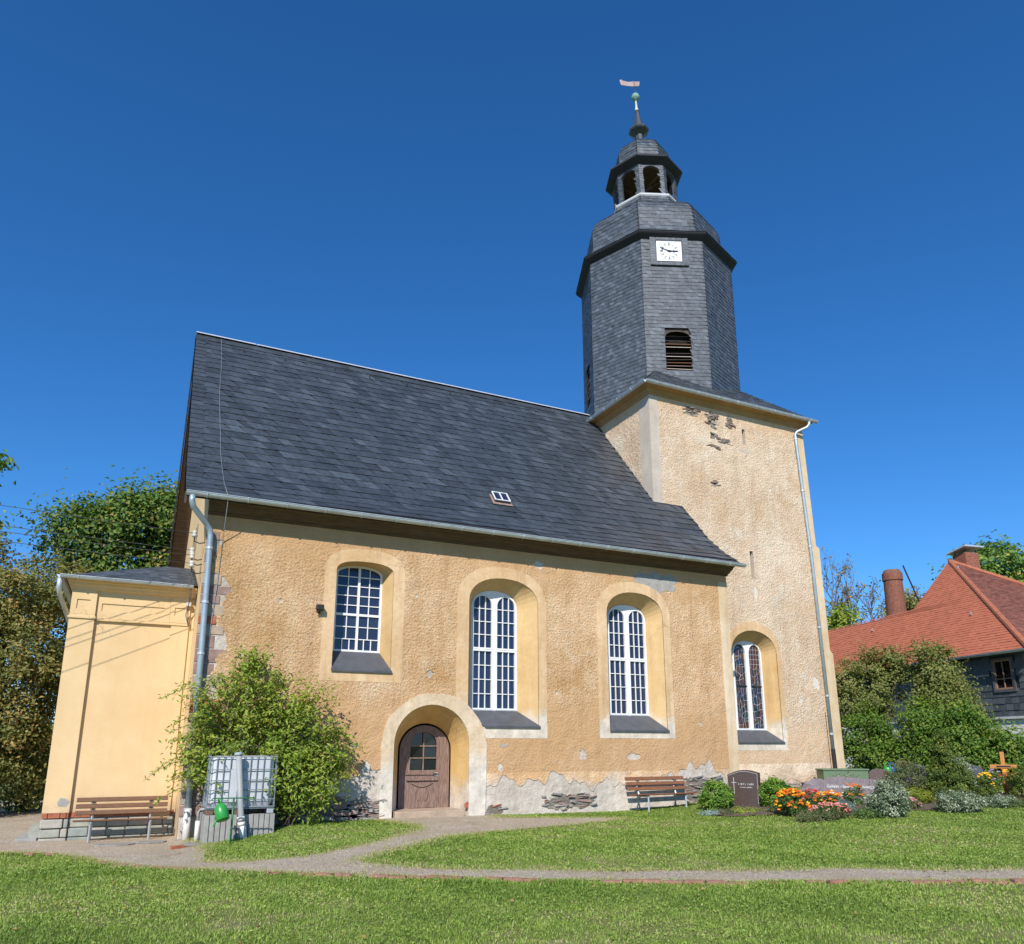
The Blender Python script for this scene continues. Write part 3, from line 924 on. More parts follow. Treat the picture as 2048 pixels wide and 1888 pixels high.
# ---- door
DYF = NY + .8
dl = (6.33, 7.72, .12, 1.62, 2.28, 2.0)
lp = arch(6.62, 7.36, 1.12, 1.8, 2.1, DYF, 10)
door = obj('door', MB().plate([A_(dl, DYF), lp], (0, .07, 0)), MT['door'], church)
tag(door, 'weathered brown wooden door under a round arch')
m = MB()
m.box(6.975, 7.005, DYF + .01, DYF + .05, 1.12, 2.09)
for z in (1.12 + .31, 1.12 + .62):
    m.box(6.62, 7.36, DYF + .012, DYF + .048, z - .015, z + .015)
obj('glazing_bars', m, MT['door'], door)
for a, b in ((6.62, 6.99), (6.99, 7.36)):
    for c, d in ((1.12, 1.43), (1.43, 1.74), (1.74, 2.11)):
        piece('pane', UNITD, Matrix.Translation(((a + b) / 2, DYF + .06, (c + d) / 2)) @ Matrix.Rotation(rnd.uniform(-.02, .02), 4, 'X') @ Matrix.Diagonal((b - a, 1, d - c, 1)), door)
for nm, b in (('moulding', (6.5, 7.42, DYF - .03, DYF - .001, 1.0, 1.04)), ('moulding', (6.52, 7.4, DYF - .05, DYF - .001, .855, .895)), ('panel_board', (6.6, 7.3, DYF - .015, DYF - .001, .17, .33)),
              ('closing_strip', (7.4, 7.43, DYF - .02, DYF - .001, .14, 2.0)), ('kick_rail', (6.36, 7.38, DYF - .012, DYF - .001, .125, .16))):
    obj(nm, MB().box(*b), MT['door'], door, bevel=.006)
obj('garland_moulding', MB().tube([(6.66 + .6 * k / 10, DYF - .012, .80 - .10 * math.sin(math.pi * k / 10)) for k in range(11)], .018, 6), MT['door'], door, smooth=True)
obj('oval_moulding', MB().tube([(6.97 + .17 * math.cos(R(200) + R(320) * k / 20 - R(70)), DYF - .006, .52 + .2 * math.sin(R(200) + R(320) * k / 20 - R(70))) for k in range(21)], .012, 5), MT['door'], door, smooth=True)
obj('lock_plate', MB().box(7.3, 7.42, DYF - .012, DYF - .001, .96, 1.06), MT['galv'], door)
obj('handle', MB().tube([(7.34, DYF - .01, 1.03), (7.34, DYF - .06, 1.03), (7.24, DYF - .065, 1.03)], .012, 6), MT['iron'], door, smooth=True)
rv = MB()
lo1, lo2 = A_(DO, NY, 22), A_(DF, DYF + .005, 22)
rv.loft(lo1[1:] + [lo1[0]], lo2[1:] + [lo2[0]], closed=False)
obj('reveal', rv, MT['doorreveal'], door)
hole = [(p[0], NY - .04, p[2]) for p in A_(DO, NY, 22)]
dso = [(p[0] + .018 * math.sin(p[2] * 5 + p[0] * 3) + rnd.uniform(-.01, .01), p[1], p[2] + .015 * math.sin(p[0] * 6)) for p in A_(DS, NY - .04, 34)]
obj('surround', MB().plate([dso, hole], (0, .06, 0)), MT['doorsur'], door)
stp = MB()
q = random.Random(9)
for side in (0,):
    xs = [5.98, 6.5, 7.1, 7.5, 7.8]
    lo_ = [(x, NY - .12 + q.uniform(-.015, .015), -.06) for x in xs] + [(x, DYF + .1, -.06) for x in reversed(xs)]
    stp.prism(lo_, (0, 0, .22))
obj('step', stp, MT['sandstone'], door, bevel=.02)

# ---- exposed stones, patches
HOLES = {}
def stone_patch(parent, y, x0, x1, z0, z1, n, seed, big=.2, mats=None):
    q = random.Random(seed)
    placed = []
    tries = 0
    bk_ = [((x0 + x1) / 2 + (x1 - x0) / 2 * .92 * q.uniform(.75, 1.1) * math.cos(a), y - .004, (z0 + z1) / 2 + (z1 - z0) / 2 * .95 * q.uniform(.7, 1.15) * math.copysign(abs(math.sin(a)) ** .6, math.sin(a))) for a in [2 * math.pi * k / 22 for k in range(22)]]
    obj('joint_mortar', MB().prism(bk_, (0, .02, 0)), MT['joint'], parent)
    mx_, mz_ = (x0 + x1) / 2, (z0 + z1) / 2
    HOLES.setdefault(parent.name, []).append([(mx_ + (p[0] - mx_) * .94, mz_ + (p[2] - mz_) * .94) for p in bk_])
    while len(placed) < n and tries < n * 14:
        tries += 1
        wx, wz = big * q.uniform(.6, 1.7), big * q.uniform(.14, .36)
        x, z = q.uniform(x0, x1), q.uniform(z0, z1)
        ex = ((x - (x0 + x1) / 2) / ((x1 - x0) / 2)) ** 2 + ((z - (z0 + z1) / 2) / ((z1 - z0) / 2)) ** 4
        if ex > 1.15 or any(abs(x - a) < (wx + c) * .47 and abs(z - b) < (wz + d) * .47 for a, b, c, d in placed):
            continue
        placed.append((x, z, wx, wz))
        m = MB().blob((x, y + .012, z), (wx / 2, .07 * q.uniform(.5, 1.3), wz / 2), seed * 1000 + tries, 7, 5, .30, Matrix.Rotation(q.uniform(-.2, .2), 3, 'Y'), pw=.5)
        obj('stone', m, q.choice(mats or MT['stone']), parent)

stone_patch(nave_wall, NY, 3.5, 5.6, -.05, .55, 46, 1, .26)
stone_patch(nave_wall, NY, 4.6, 5.6, .0, .45, 8, 21, .5, [MT['stone'][3]])
stone_patch(nave_wall, NY, 10.15, 11.8, .08, .48, 26, 2, .24)
stone_patch(nave_wall, NY, 14.75, 16.4, .1, .9, 40, 3, .28)
stone_patch(nave_wall, NY, 8.45, 9.0, -.02, .25, 5, 4, .2, [MT['brick'], MT['stone'][0]])
stone_patch(tower_wall, TY, 17.4, 22.6, .18, .5, 60, 5, .32, [MT['stone'][0], MT['stone'][1], MT['stone'][2]])
for i, (a, b, c, d, n) in enumerate(((17.5, 18.15, 13.92, 14.32, 14), (18.5, 19.08, 13.62, 14.32, 16), (19.5, 19.9, 13.75, 14.25, 8), (18.65, 19.1, 13.2, 13.42, 4), (18.55, 19.05, 12.8, 12.95, 3), (19.1, 19.6, 13.05, 13.28, 4), (18.6, 18.95, 11.25, 11.5, 3))):
    stone_patch(tower_wall, TY, a, b, c, d, n, 30 + i, .24)

def patch(parent, m, y, cx_, cz_, rx, rz, seed, proud=.006, jit=.35):
    q = random.Random(seed)
    n = 26
    lp = []
    k0 = 1
    for i in range(n):
        a = 2 * math.pi * i / n
        k0 = .35 * k0 + .65 * (1 + q.uniform(-jit * 1.3, jit * 1.1))
        lp.append((cx_ + rx * k0 * math.cos(a), y - proud, cz_ + rz * k0 * math.sin(a)))
    obj('plaster_patch', MB().prism(lp, (0, proud + .01, 0)), m, parent)
def ragged(cx_, cz_, rx, rz, seed, n=22, jit=.4):
    q = random.Random(seed)
    k0 = 1
    lp = []
    for i in range(n):
        k0 = .4 * k0 + .6 * (1 + q.uniform(-jit, jit))
        lp.append((cx_ + rx * k0 * math.cos(2 * math.pi * i / n), cz_ + rz * k0 * math.sin(2 * math.pi * i / n)))
    return lp
patch(nave_wall, MT['cement'], NY - .018, 14.25, 6.72, .85, .32, 3, .004)
patch(nave_wall, MT['cement'], NY - .018, 8.95, 1.75, .12, .05, 11, .004)
# the ochre top coat: a real layer, broken away along the foot, at the left corner and in spots
COAT = .018
def bottom(x):
    z = .78 + .12 * math.sin(x * 1.3 + 1) + .10 * math.sin(x * 3.7) + .10 * math.sin(x * 8.3 + 2) + .07 * math.sin(x * 17.1) + rnd.uniform(-.04, .04)
    return z + (.3 if 14.6 < x < 16.4 else 0) + (.25 if x < 5.6 else 0)
lo_ = []
x = 1.62
while x < 5.7:
    lo_.append((x, bottom(x)))
    x += .09
lo_ += [(7.01 + 1.2 * math.cos(t), 1.76 + 1.15 * math.sin(t)) for t in [math.pi * (1 - k / 16) for k in range(17)]]
x = 8.3
while x < XR - .02:
    lo_.append((x, bottom(x)))
    x += .09
lo_ += [(XR, 1.0), (XR, 7.25), (XL + .01, 7.25), (XL + .01, 6.62)]
z = 6.55
while z > 1.2:
    lo_.append(((1.36 if z > 5.7 else 1.60) + .10 * math.sin(z * 5) + rnd.uniform(-.07, .07), z))
    z -= .11
spots = [ragged(10.05, 6.84, .19, .11, 1), ragged(6.82, 3.57, .09, .1, 2), ragged(6.4, 5.62, .05, .05, 4), ragged(14.62, 6.5, .05, .12, 5), ragged(13.1, 1.45, .22, .10, 6), ragged(8.85, 1.2, .10, .12, 7), ragged(4.9, 1.75, .14, .08, 8), ragged(11.4, 1.5, .12, .16, 9), ragged(10.6, 3.2, .05, .05, 10), ragged(15.6, 2.4, .06, .08, 12), ragged(2.9, 5.2, .05, .06, 13)]
cm = MB().plate([[(x, NY - COAT, z) for x, z in lo_]] + [A_(WIN[k]['o'], NY - COAT) for k in ('w1', 'w2', 'w3')] + [[(x, NY - COAT, z) for x, z in sp_] for sp_ in spots], (0, COAT + .002, 0))
obj('render_coat', cm, MT['nave'], nave_wall)
tf = [(x, z) for x, y, z in fr]
tspots = HOLES.get('tower_wall', [])
tspots = [h for h in tspots if min(p[1] for p in h) > 2] + [ragged(22.97, 4.05, .17, .24, 21), ragged(22.16, 3.4, .09, .1, 22), ragged(20.33, 7.3, .10, .26, 23), ragged(21.5, 11.5, .06, .09, 24), ragged(21.1, 10.1, .05, .06, 25), ragged(22.2, 8.3, .04, .05, 26), ragged(17.0, 11.9, .05, .04, 27)]
tl = [(TX1 + .005, .62)] + [(TX1 + .3 + k * .12, .56 + .08 * math.sin(k * .9) + rnd.uniform(-.04, .04)) for k in range(int((22.9 - TX1 - .3) / .12))] + [(23.1, .3), (24.07, .2)] + tf[2:7] + [(TX1 + .005, 14.58)]
tm = MB().plate([[(x, TY - COAT, z) for x, z in tl], A_(WIN['w4']['o'], TY - COAT)] + [[(a, TY - COAT, c), (b, TY - COAT, c), (b, TY - COAT, d), (a, TY - COAT, d)] for a, b, c, d in SL] + [[(x, TY - COAT, z) for x, z in h] for h in tspots], (0, COAT + .002, 0))
obj('render_coat', tm, MT['tower'], tower_wall)
for i, (x, z, rx, rz) in enumerate(((22.97, 4.05, .2, .28), (22.16, 3.4, .12, .13), (20.33, 7.3, .13, .3), (21.5, 11.5, .09, .12), (21.1, 10.1, .08, .09), (22.2, 8.3, .06, .07), (17.0, 11.9, .07, .06))):
    patch(tower_wall, MT['lime'], TY, x, z, rx, rz, 50 + i, .004, .1)
patch(tower_wall, MT['greystrip'], TY - COAT, 20.35, 12.95, .3, .05, 60, .004)
obj('brick_scar', MB().blob((7.93, NY - .02, .26), (.08, .02, .09), 3), MT['brick'], nave_wall)
# toothed corner stones behind the downpipe
q = random.Random(12)
z = .2
k = 0
while z < 6.55:
    h = q.uniform(.2, .34)
    wdt = .62 if k % 2 else .42
    wdt *= q.uniform(.8, 1.15)
    if z > 5.7:
        wdt = .3
    obj('quoin_stone', MB().box(XL - .004, XL + wdt, NY - .012 - q.uniform(0, .016), NY + .05, z + .012, z + h - .012), q.choice([MT['brick'], MT['stone'][3], MT['stone'][3], MT['sandstone'], MT['sandstone'], MT['stone'][0]]), nave_wall, bevel=.012)
    z += h
    k += 1
# flood lamp
fl = obj('flood_lamp', MB().box(3.76, 3.94, NY - .2, NY - .06, 5.02, 5.15), MT['iron'], church, bevel=.01)
obj('bracket', MB().box(3.84, 3.87, NY - .1, NY + .01, 4.94, 5.0).box(3.77, 3.79, NY - .14, NY - .12, 4.95, 5.06), MT['iron'], fl)

# ---- nave roof
PROF = [(18.64, 7.52), (19.35, 8.0), (20.1, 8.68), (21.44, 10.27), (RIDY, RIDZ)]
SEG = [0]
for (a, b), (c, d) in zip(PROF, PROF[1:]):
    SEG.append(SEG[-1] + math.hypot(c - a, d - b))
def prof(s):
    s = max(0, min(SEG[-1], s))
    for i in range(len(SEG) - 1):
        if s <= SEG[i + 1] + 1e-9:
            t = (s - SEG[i]) / (SEG[i + 1] - SEG[i])
            return (PROF[i][0] + t * (PROF[i + 1][0] - PROF[i][0]), PROF[i][1] + t * (PROF[i + 1][1] - PROF[i][1]))
RX0, RX1 = .55, 17.15
rd = MB()
back = [(2 * RIDY - y, z) for y, z in PROF]
th = .14
def slab(P, x0, x1):
    n = len(P)
    top = [(x0, y, z) for y, z in P] + [(x1, y, z) for y, z in P]
    bot = [(x, y, z - th) for x, y, z in top]
    fs = [(i, i + n, i + n + 1, i + 1) for i in range(n - 1)]
    fs += [(i + 2 * n, i + 1 + 2 * n, i + n + 1 + 2 * n, i + n + 2 * n) for i in range(n - 1)]
    fs += [(i, i + 1, i + 1 + 2 * n, i + 2 * n) for i in range(n - 1)] + [(i + n, i + n + 2 * n, i + 1 + n + 2 * n, i + 1 + n) for i in range(n - 1)]
    fs += [(0, 2 * n, 3 * n, n), (n - 1, 2 * n - 1, 4 * n - 1, 3 * n - 1)]
    rd.add(top + bot, fs)
slab(PROF, RX0, TX1 + .05)
slab(PROF[:4], TX1 + .051, RX1)
slab(back, RX0, TX1 + .05)
roof = obj('roof', rd, MT['deck'], church)

def slate_me(w, h, skew, tone):
    m = MB()
    b, t = .030, .008
    m.add([(0, 0, b), (w, 0, b), (w - skew, h, t), (-skew, h, t), (0, 0, b - .016), (w, 0, b - .016)], [(0, 1, 2, 3), (4, 5, 1, 0)], tone)
    m.add([(0, 0, b), (-skew, h, t), (0, 0, b - .016), (w, 0, b), (w - skew, h, t), (w, 0, b - .016)], [(0, 1, 2), (3, 5, 4)], tone)
    me = m.mesh('slate')
    me.materials.append(MT['slate'])
    return me, m
EXPO, SWID = .355, .335
tones = [.78, .84, .88, .92, .95, 1.0, 1.0, 1.04, 1.08, 1.12, 1.2, 1.3, 1.5, .72]
TEMPL = [slate_me(SWID, EXPO * 1.22, .26, t) for t in tones]
slist = []
nrow = int(SEG[-1] / EXPO)
RISE = .032                                     # the courses climb gently to the right
for r_ in range(-2, nrow + 1):
    off = rnd.uniform(-.012, .012)
    x = RX0 - rnd.uniform(0, .3)
    while x < RX1:
        wd = SWID * rnd.uniform(.75, 1.3)
        xa, xb = max(x, RX0 + .23), x + wd
        s0 = r_ * EXPO + off + RISE * (xa - RX0)
        x += wd
        if s0 < -.06 or s0 > SEG[-1] - .18:
            continue
        s0 = max(s0, 0)
        (ya, za), (yb, zb) = prof(s0), prof(min(SEG[-1], s0 + EXPO * 1.22))
        an = math.atan2(zb - za, yb - ya)
        xe = RX1 if ya < TY - .25 else TX1
        xb = min(xb, xe + .02)
        if xb - xa < .05:
            continue
        ti = rnd.randrange(len(tones))
        hs_ = min(1.03, (SEG[-1] - s0) / (EXPO * 1.22))
        M = Matrix.Translation((xa, ya, za + rnd.uniform(0, .005))) @ Matrix.Rotation(an + rnd.uniform(-.014, .014), 4, 'X') @ Matrix.Rotation(RISE + rnd.uniform(-.014, .014), 4, 'Z') @ Matrix.Diagonal(((xb - xa) / SWID, hs_, 1, 1))
        slist.append((ya * .9 + (za - 7) * .9 + abs(xa - 4) * .28, ti, M))
VT = [slate_me(.3, .36, 0.0, t) for t in (.8, .95, 1.05, 1.2)]
sv_ = 0.0
vmb = MB()
while sv_ < SEG[-1] - .1:
    (ya, za), (yb, zb) = prof(sv_), prof(min(SEG[-1], sv_ + .33))
    M = Matrix.Translation((RX0 - .05, ya, za + .014)) @ Matrix.Rotation(math.atan2(zb - za, yb - ya), 4, 'X') @ Matrix.Diagonal((rnd.uniform(1.0, 1.35), min(1, (SEG[-1] - sv_) / .36), 1, 1))
    t = VT[rnd.randrange(4)][1]
    vmb.add([M @ Vector(v) for v in t.v], t.f, t.t[0])
    sv_ += .27
obj('verge_course', vmb, MT['slate'], roof, kind='stuff')
slist.sort(key=lambda t: t[0])
for _, ti, M in slist[:300]:
    piece('slate', TEMPL[ti][0], M, roof)
sf = MB()
for _, ti, M in slist[300:]:
    t = TEMPL[ti][1]
    sf.add([M @ Vector(v) for v in t.v], t.f, tones[ti])
sfo = obj('slate_field', sf, MT['slate'], roof, kind='stuff')

# ridge: metal capping over a course of slates laid along the ridge
m = MB()
for k in range(52):
    x0 = RX0 + k * .298
    if x0 > TX1 - .4:
        break
    sl_ = R(50)
    a = [(x0, RIDY - .30 + rnd.uniform(-.01, .01), RIDZ - .30), (x0 + .36, RIDY - .30, RIDZ - .30), (x0 + .30, RIDY - .02, RIDZ + .045), (x0 - .06, RIDY - .02, RIDZ + .045)]
    m.add(a, [(0, 1, 2, 3)], rnd.uniform(.8, 1.3))
obj('ridge_slates', m, MT['slate'], roof, kind='stuff')
for k in range(8):
    x0 = RX0 - .05 + k * 1.93
    obj('ridge_cap', MB().prism([(x0, RIDY - .16, RIDZ - .02), (x0, RIDY, RIDZ + .10), (x0, RIDY + .16, RIDZ - .02), (x0, RIDY, RIDZ + .06)], (1.9 if k < 7 else 1.75, 0, 0)), MT['ridge'], roof)
# barge boards on the left verge
for P in (PROF, back):
    m = MB()
    lo_ = [(RX0 - .012, y, z - .02) for y, z in P] + [(RX0 - .012, y, z - .30) for y, z in reversed(P)]
    m.prism(lo_, (-.04, 0, 0))
    obj('barge_board', m, MT['barge'], roof)
    m = MB()
    for k in range(int(SEG[-1] / .22)):
        s0 = k * .22
        (ya, za), (yb, zb) = prof(s0), prof(s0 + .26)
        if P is back:
            ya, yb = 2 * RIDY - ya, 2 * RIDY - yb
        m.add([(RX0 - .075, ya, za - .13), (RX0 - .055, yb, zb - .12), (RX0 - .05, yb, zb + .03), (RX0 - .07, ya, za + .03)], [(0, 1, 2, 3)], rnd.uniform(.7, 1.3))
    obj('verge_slates', m, MT['slate'], roof, kind='stuff')
# skylight
(ya, za), (yb, zb) = prof(2.15), prof(2.7)
an = math.atan2(zb - za, yb - ya)
SK = Matrix.Translation((9.12, ya, za)) @ Matrix.Rotation(an, 4, 'X') @ Matrix.Diagonal((.84, .84, 1, 1))
sk = obj('skylight', MB().plate([[SK @ Vector(p) for p in ((0, 0, .12), (.62, 0, .12), (.62, .55, .12), (0, .55, .12))], [SK @ Vector(p) for p in ((.035, .04, .12), (.295, .04, .12), (.295, .515, .12), (.035, .515, .12))], [SK @ Vector(p) for p in ((.325, .04, .12), (.585, .04, .12), (.585, .515, .12), (.325, .515, .12))]], (SK.to_3x3() @ Vector((0, 0, .03)))), MT['white'], roof)
obj('flashing', MB().box(-.07, .70, -.12, .5, .034, .055, SK), MT['stone'][3], roof)
obj('skylight_box', MB().box(.01, .61, .01, .54, .056, .117, SK), MT['glass'], roof)
# roof hooks and lightning conductor
m = MB()
lc = [(1.28, RIDY, RIDZ + .12)] + [(1.28 + .12 * math.sin(k * .9) * .2 + (.16 if k > 9 else 0) * (k - 9) / 3, prof(SEG[-1] - k * SEG[-1] / 12)[0], prof(SEG[-1] - k * SEG[-1] / 12)[1] + .06) for k in range(13)]
lc += [(1.44, NY - .6, 7.35), (1.45, NY - .03, 6.5), (1.42, NY - .03, 5.5), (1.36, NY - .03, 4.4), (1.32, NY - .03, 3.0), (1.3, NY - .03, 0)]
obj('lightning_conductor', MB().tube(lc, .010, 6), MT['cage'], church, smooth=True)
for x in (2.0, 3.35, 5.05, 6.3, 7.7, 9.4, 11.2, 13.0, 14.6):
    obj('roof_hook', MB().tube([(x, RIDY - .45, RIDZ - .5), (x, RIDY - .5, RIDZ - .48), (x, RIDY - .53, RIDZ - .56), (x, RIDY - .5, RIDZ - .63)], .014, 5), MT['iron'], roof)
# boxed wooden eaves
sp = [(19.2, 7.16), (19.13, 7.17), (19.11, 7.21), (19.02, 7.23), (18.98, 7.28), (18.88, 7.31), (18.84, 7.37), (18.74, 7.40), (18.72, 7.46), (19.2, 7.5)]
obj('eaves_board', MB().prism([(XL - .02, y, z) for y, z in sp], (XR - XL + .06, 0, 0)), MT['soffit'], roof)
m = MB()
for (ya, za), (yb, zb) in zip(PROF, PROF[1:]):
    m.add([(XL - .5, ya, za - th - .01), (XL + .02, ya, za - th - .01), (XL + .02, yb, zb - th - .01), (XL - .5, yb, zb - th - .01)], [(0, 1, 2, 3)])
    m.add([(XL - .5, 2 * RIDY - ya, za - th - .01), (XL + .02, 2 * RIDY - ya, za - th - .01), (XL + .02, 2 * RIDY - yb, zb - th - .01), (XL - .5, 2 * RIDY - yb, zb - th - .01)], [(0, 1, 2, 3)])
obj('verge_soffit', m, MT['soffit'], roof)

# ---- gutters and downpipes
def gutter(p0, p1, r, out, m, parent):
    """half-round gutter from p0 to p1, open to the top"""
    p0, p1 = Vector(p0), Vector(p1)
    d = (p1 - p0).normalized()
    sd_ = d.cross(Vector((0, 0, 1)))
    mb = MB()
    n = 9
    prf = [(math.cos(math.pi + math.pi * k / (n - 1)), math.sin(math.pi + math.pi * k / (n - 1))) for k in range(n)]
    a = [p0 + sd_ * (c * r) + Vector((0, 0, s * r)) for c, s in prf]
    b = [p + (p1 - p0) for p in a]
    mb.loft(a, b, closed=False)
    a2 = [p0 + sd_ * (c * r * .86) + Vector((0, 0, s * r * .86)) for c, s in prf]
    mb.loft(a2, [p + (p1 - p0) for p in a2], closed=False)
    mb.add(a, [tuple(range(n))])
    mb.add(b, [tuple(range(n))])
    for e in (-1, 1):
        mb.tube([p0 + sd_ * (e * r), p1 + sd_ * (e * r)], .012, 6)
    return obj('gutter', mb, m, parent, smooth=False)
def brackets(p0, p1, r, step, parent):
    p0, p1 = Vector(p0), Vector(p1)
    L = (p1 - p0).length
    d = (p1 - p0) / L
    sd_ = d.cross(Vector((0, 0, 1)))
    k = step * .5
    while k < L:
        c = p0 + d * k
        pts_ = [c + sd_ * (math.cos(math.pi + math.pi * j / 8) * (r + .012)) + Vector((0, 0, math.sin(math.pi + math.pi * j / 8) * (r + .012))) for j in range(9)]
        obj('gutter_bracket', MB().tube(pts_, .011, 4), MT['zinc'], parent)
        k += step
gu = gutter((.52, 18.60, 7.50), (17.28, 18.60, 7.46), .095, 1, MT['zinc'], church)
brackets((.52, 18.60, 7.50), (17.28, 18.60, 7.46), .095, .92, gu)
gt1 = gutter((TX1 - .42, TY - .42, 14.74), (TX2 + .47, TY - .42, 14.72), .09, 1, MT['zinc'], church)
brackets((TX1 - .42, TY - .42, 14.74), (TX2 + .47, TY - .42, 14.72), .09, .95, gt1)
gt2 = gutter((TX1 - .42, 29.9, 14.72), (TX1 - .42, TY - .42, 14.74), .09, 1, MT['zinc'], church)
brackets((TX1 - .42, 29.9, 14.72), (TX1 - .42, TY - .42, 14.74), .09, .95, gt2)
def downpipe(pts_, r, m, clamps, wall_y):
    o = obj('downpipe', MB().tube(pts_, r, 12), m, church, smooth=True)
    for c in clamps:
        obj('pipe_clamp', MB().lathe([(r, c[2] - .03), (r + .014, c[2] - .03), (r + .014, c[2] + .03), (r, c[2] + .03)], 12, c[:2]).box(c[0] - .012, c[0] + .012, c[1], wall_y + .02, c[2] - .012, c[2] + .012), MT['zinc'], o)
    return o
downpipe([(.66, 18.6, 7.42), (.66, 18.6, 7.28), (.70, 18.66, 7.16), (1.02, 18.96, 6.88), (1.13, 19.03, 6.76), (1.16, 19.05, 6.6), (1.2, 19.05, 4.0), (1.24, 19.05, .35)], .068, MT['zincpipe'], [(1.165, 19.05, 6.3), (1.185, 19.05, 5.0), (1.2, 19.05, 3.8)], NY)
obj('downpipe_foot', MB().tube([(1.24, 19.05, .40), (1.25, 19.05, -.4)], .082, 12), MT['pvcwhite'], church, smooth=True)
downpipe([(23.52, TY - .42, 14.66), (23.52, TY - .42, 14.5), (23.44, TY - .36, 14.38), (23.1, TY - .13, 14.2), (23.03, TY - .09, 14.08), (23.06, TY - .09, 13.6), (23.3, TY - .09, 9), (23.46, TY - .09, 1.6)], .062, MT['zincpipe'], [(23.05, TY - .09, 13.9), (23.16, TY - .09, 11.7), (23.28, TY - .09, 9.4), (23.36, TY - .09, 6.2), (23.42, TY - .09, 3.6), (23.45, TY - .09, 2.2)], TY)
obj('downpipe_foot', MB().tube([(23.46, TY - .09, 1.65), (23.5, TY - .09, .4)], .075, 12).box(23.48, 23.72, TY - .14, TY - .06, .86, .92), MT['iron'], church)
obj('earth_rod', MB().tube([(23.3, TY - .03, 3.0), (23.36, TY - .03, .3)], .012, 5), MT['iron'], church)

# ------------------------------------------------------------------ tower top
CX, CY, OR = 19.5, 25.5, 3.42
def lean(z):
    k = -.04 * max(0, z - 21.5)
    return (CX + k * .902, CY - k * .432)
def clad(mb, edge, s1, expo, wid, skip=None, skew=.6, lift=.022, s0=0):
    """rows of overlapping slates on a face; edge(s) gives its left and right border points at height s"""
    r_ = 0
    s = s0
    while s < s1 - .02:
        A0, B0 = (Vector(p) for p in edge(s))
        A1, B1 = (Vector(p) for p in edge(min(s1, s + expo * 1.15)))
        L = (B0 - A0).length
        if L > .05:
            nrm = (B0 - A0).cross(A1 - A0)
            nrm.normalize()
            n = max(1, round(L / wid))
            of = rnd.random()
            for k in range(-1, n + 1):
                u0, u1 = (k + of) / n, (k + 1 + of) / n
                if u1 <= 0.001 or u0 >= .999:
                    continue
                u0, u1 = max(0, u0), min(1, u1)
                um = (u0 + u1) / 2
                if skip and skip(um * L, s + expo / 2, L):
                    continue
                sk_ = skew * expo / L
                v0, v1 = max(0, u0 - sk_), max(0, u1 - sk_)
                li = lift * rnd.uniform(.7, 1.3)
                b0, b1, t1, t0 = A0.lerp(B0, u0), A0.lerp(B0, u1), A1.lerp(B1, v1), A1.lerp(B1, v0)
                tn = rnd.choice((.78, .85, .9, .95, 1, 1, 1.05, 1.1, 1.2, 1.3, 1.5))
                mb.add([b0 + nrm * li, b1 + nrm * li, t1 + nrm * .006, t0 + nrm * .006, b0 + nrm * (li - .012), b1 + nrm * (li - .012)], [(0, 1, 2, 3), (4, 5, 1, 0)], tn)
        s += expo
        r_ += 1
    return mb

# skirt roof between the square tower and the octagon
SX0, SX1, SY0, SY1, SZ = TX1 - .36, TX2 + .41, TY - .36, 29.9, 14.76
def sq(d):
    return [(SX0 + d, SY0 + d, SZ + .9 * d), (SX1 - d, SY0 + d, SZ + .9 * d), (SX1 - d, SY1 - d, SZ + .9 * d), (SX0 + d, SY1 - d, SZ + .9 * d)]
m = MB()
m.loft(sq(0), sq(2.3))
m.add([(x, y, z - .05) for x, y, z in sq(0)], [(0, 1, 2, 3)])
m.loft(sq(0), [(x, y, z - .05) for x, y, z in sq(0)])
skirt = obj('skirt_roof', m, MT['deck'], church)
m = MB()
cs = math.cos(math.atan(.9))
clad(m, lambda s: (sq(s * cs)[0], sq(s * cs)[1]), 2.6, .2, .24)
clad(m, lambda s: (sq(s * cs)[3], sq(s * cs)[0]), 2.6, .2, .24)
obj('slate_field', m, MT['slate2'], skirt, kind='stuff')

def vtx(k, r, z, ln=None):
    a = R(45 * k)
    c = (CX, CY) if ln is None else ln(z)
    return Vector((c[0] + r * math.cos(a), c[1] + r * math.sin(a), z))
ZB, ZT = 14.9, 22.6
def facept(k, u, z, out=0):
    """point on octagon face k (between vertex k and k+1): u metres from the face middle to the viewer's right"""
    a, b = vtx(k, OR, z), vtx(k + 1, OR, z)
    t = (b - a).normalized()
    nrm = Vector((t.y, -t.x, 0))
    return (a + b) / 2 + t * u + nrm * out
LOU = dict([(5, (-.5, .58, 16.47, 18.36)), (3, (-.45, .5, 16.3, 18.2))])
om = MB()
for k in range(8):
    lp = [vtx(k, OR, ZB), vtx(k + 1, OR, ZB), vtx(k + 1, OR, ZT), vtx(k, OR, ZT)]
    if k in LOU:
        a, b, c, d = LOU[k]
        om.plate([lp, [facept(k, a, c), facept(k, b, c), facept(k, b, d), facept(k, a, d)]])
    else:
        om.add(lp, [(0, 1, 2, 3)])
belfry = obj('belfry', om, MT['slate2'], church)
CLK = (-.15, 21.9, .53)
for k in (3, 4, 5, 6, 7):
    m = MB()
    def skip(u, s, L, k=k):
        uu, z = u - L / 2, ZB + s
        if k in LOU:
            a, b, c, d = LOU[k]
            if a - .06 < uu < b + .06 and c - .04 < z < d + .06:
                return True
        if k == 5 and abs(uu - CLK[0]) < .82 and abs(z - CLK[1]) < .74:
            return True
        return False
    clad(m, lambda s, k=k: (vtx(k, OR, ZB + s), vtx(k + 1, OR, ZB + s)), ZT - ZB, .165, .19, skip)
    # slates folded over the edge of the face
    sfo = obj('slate_field', m, MT['slate2'], belfry, kind='stuff')
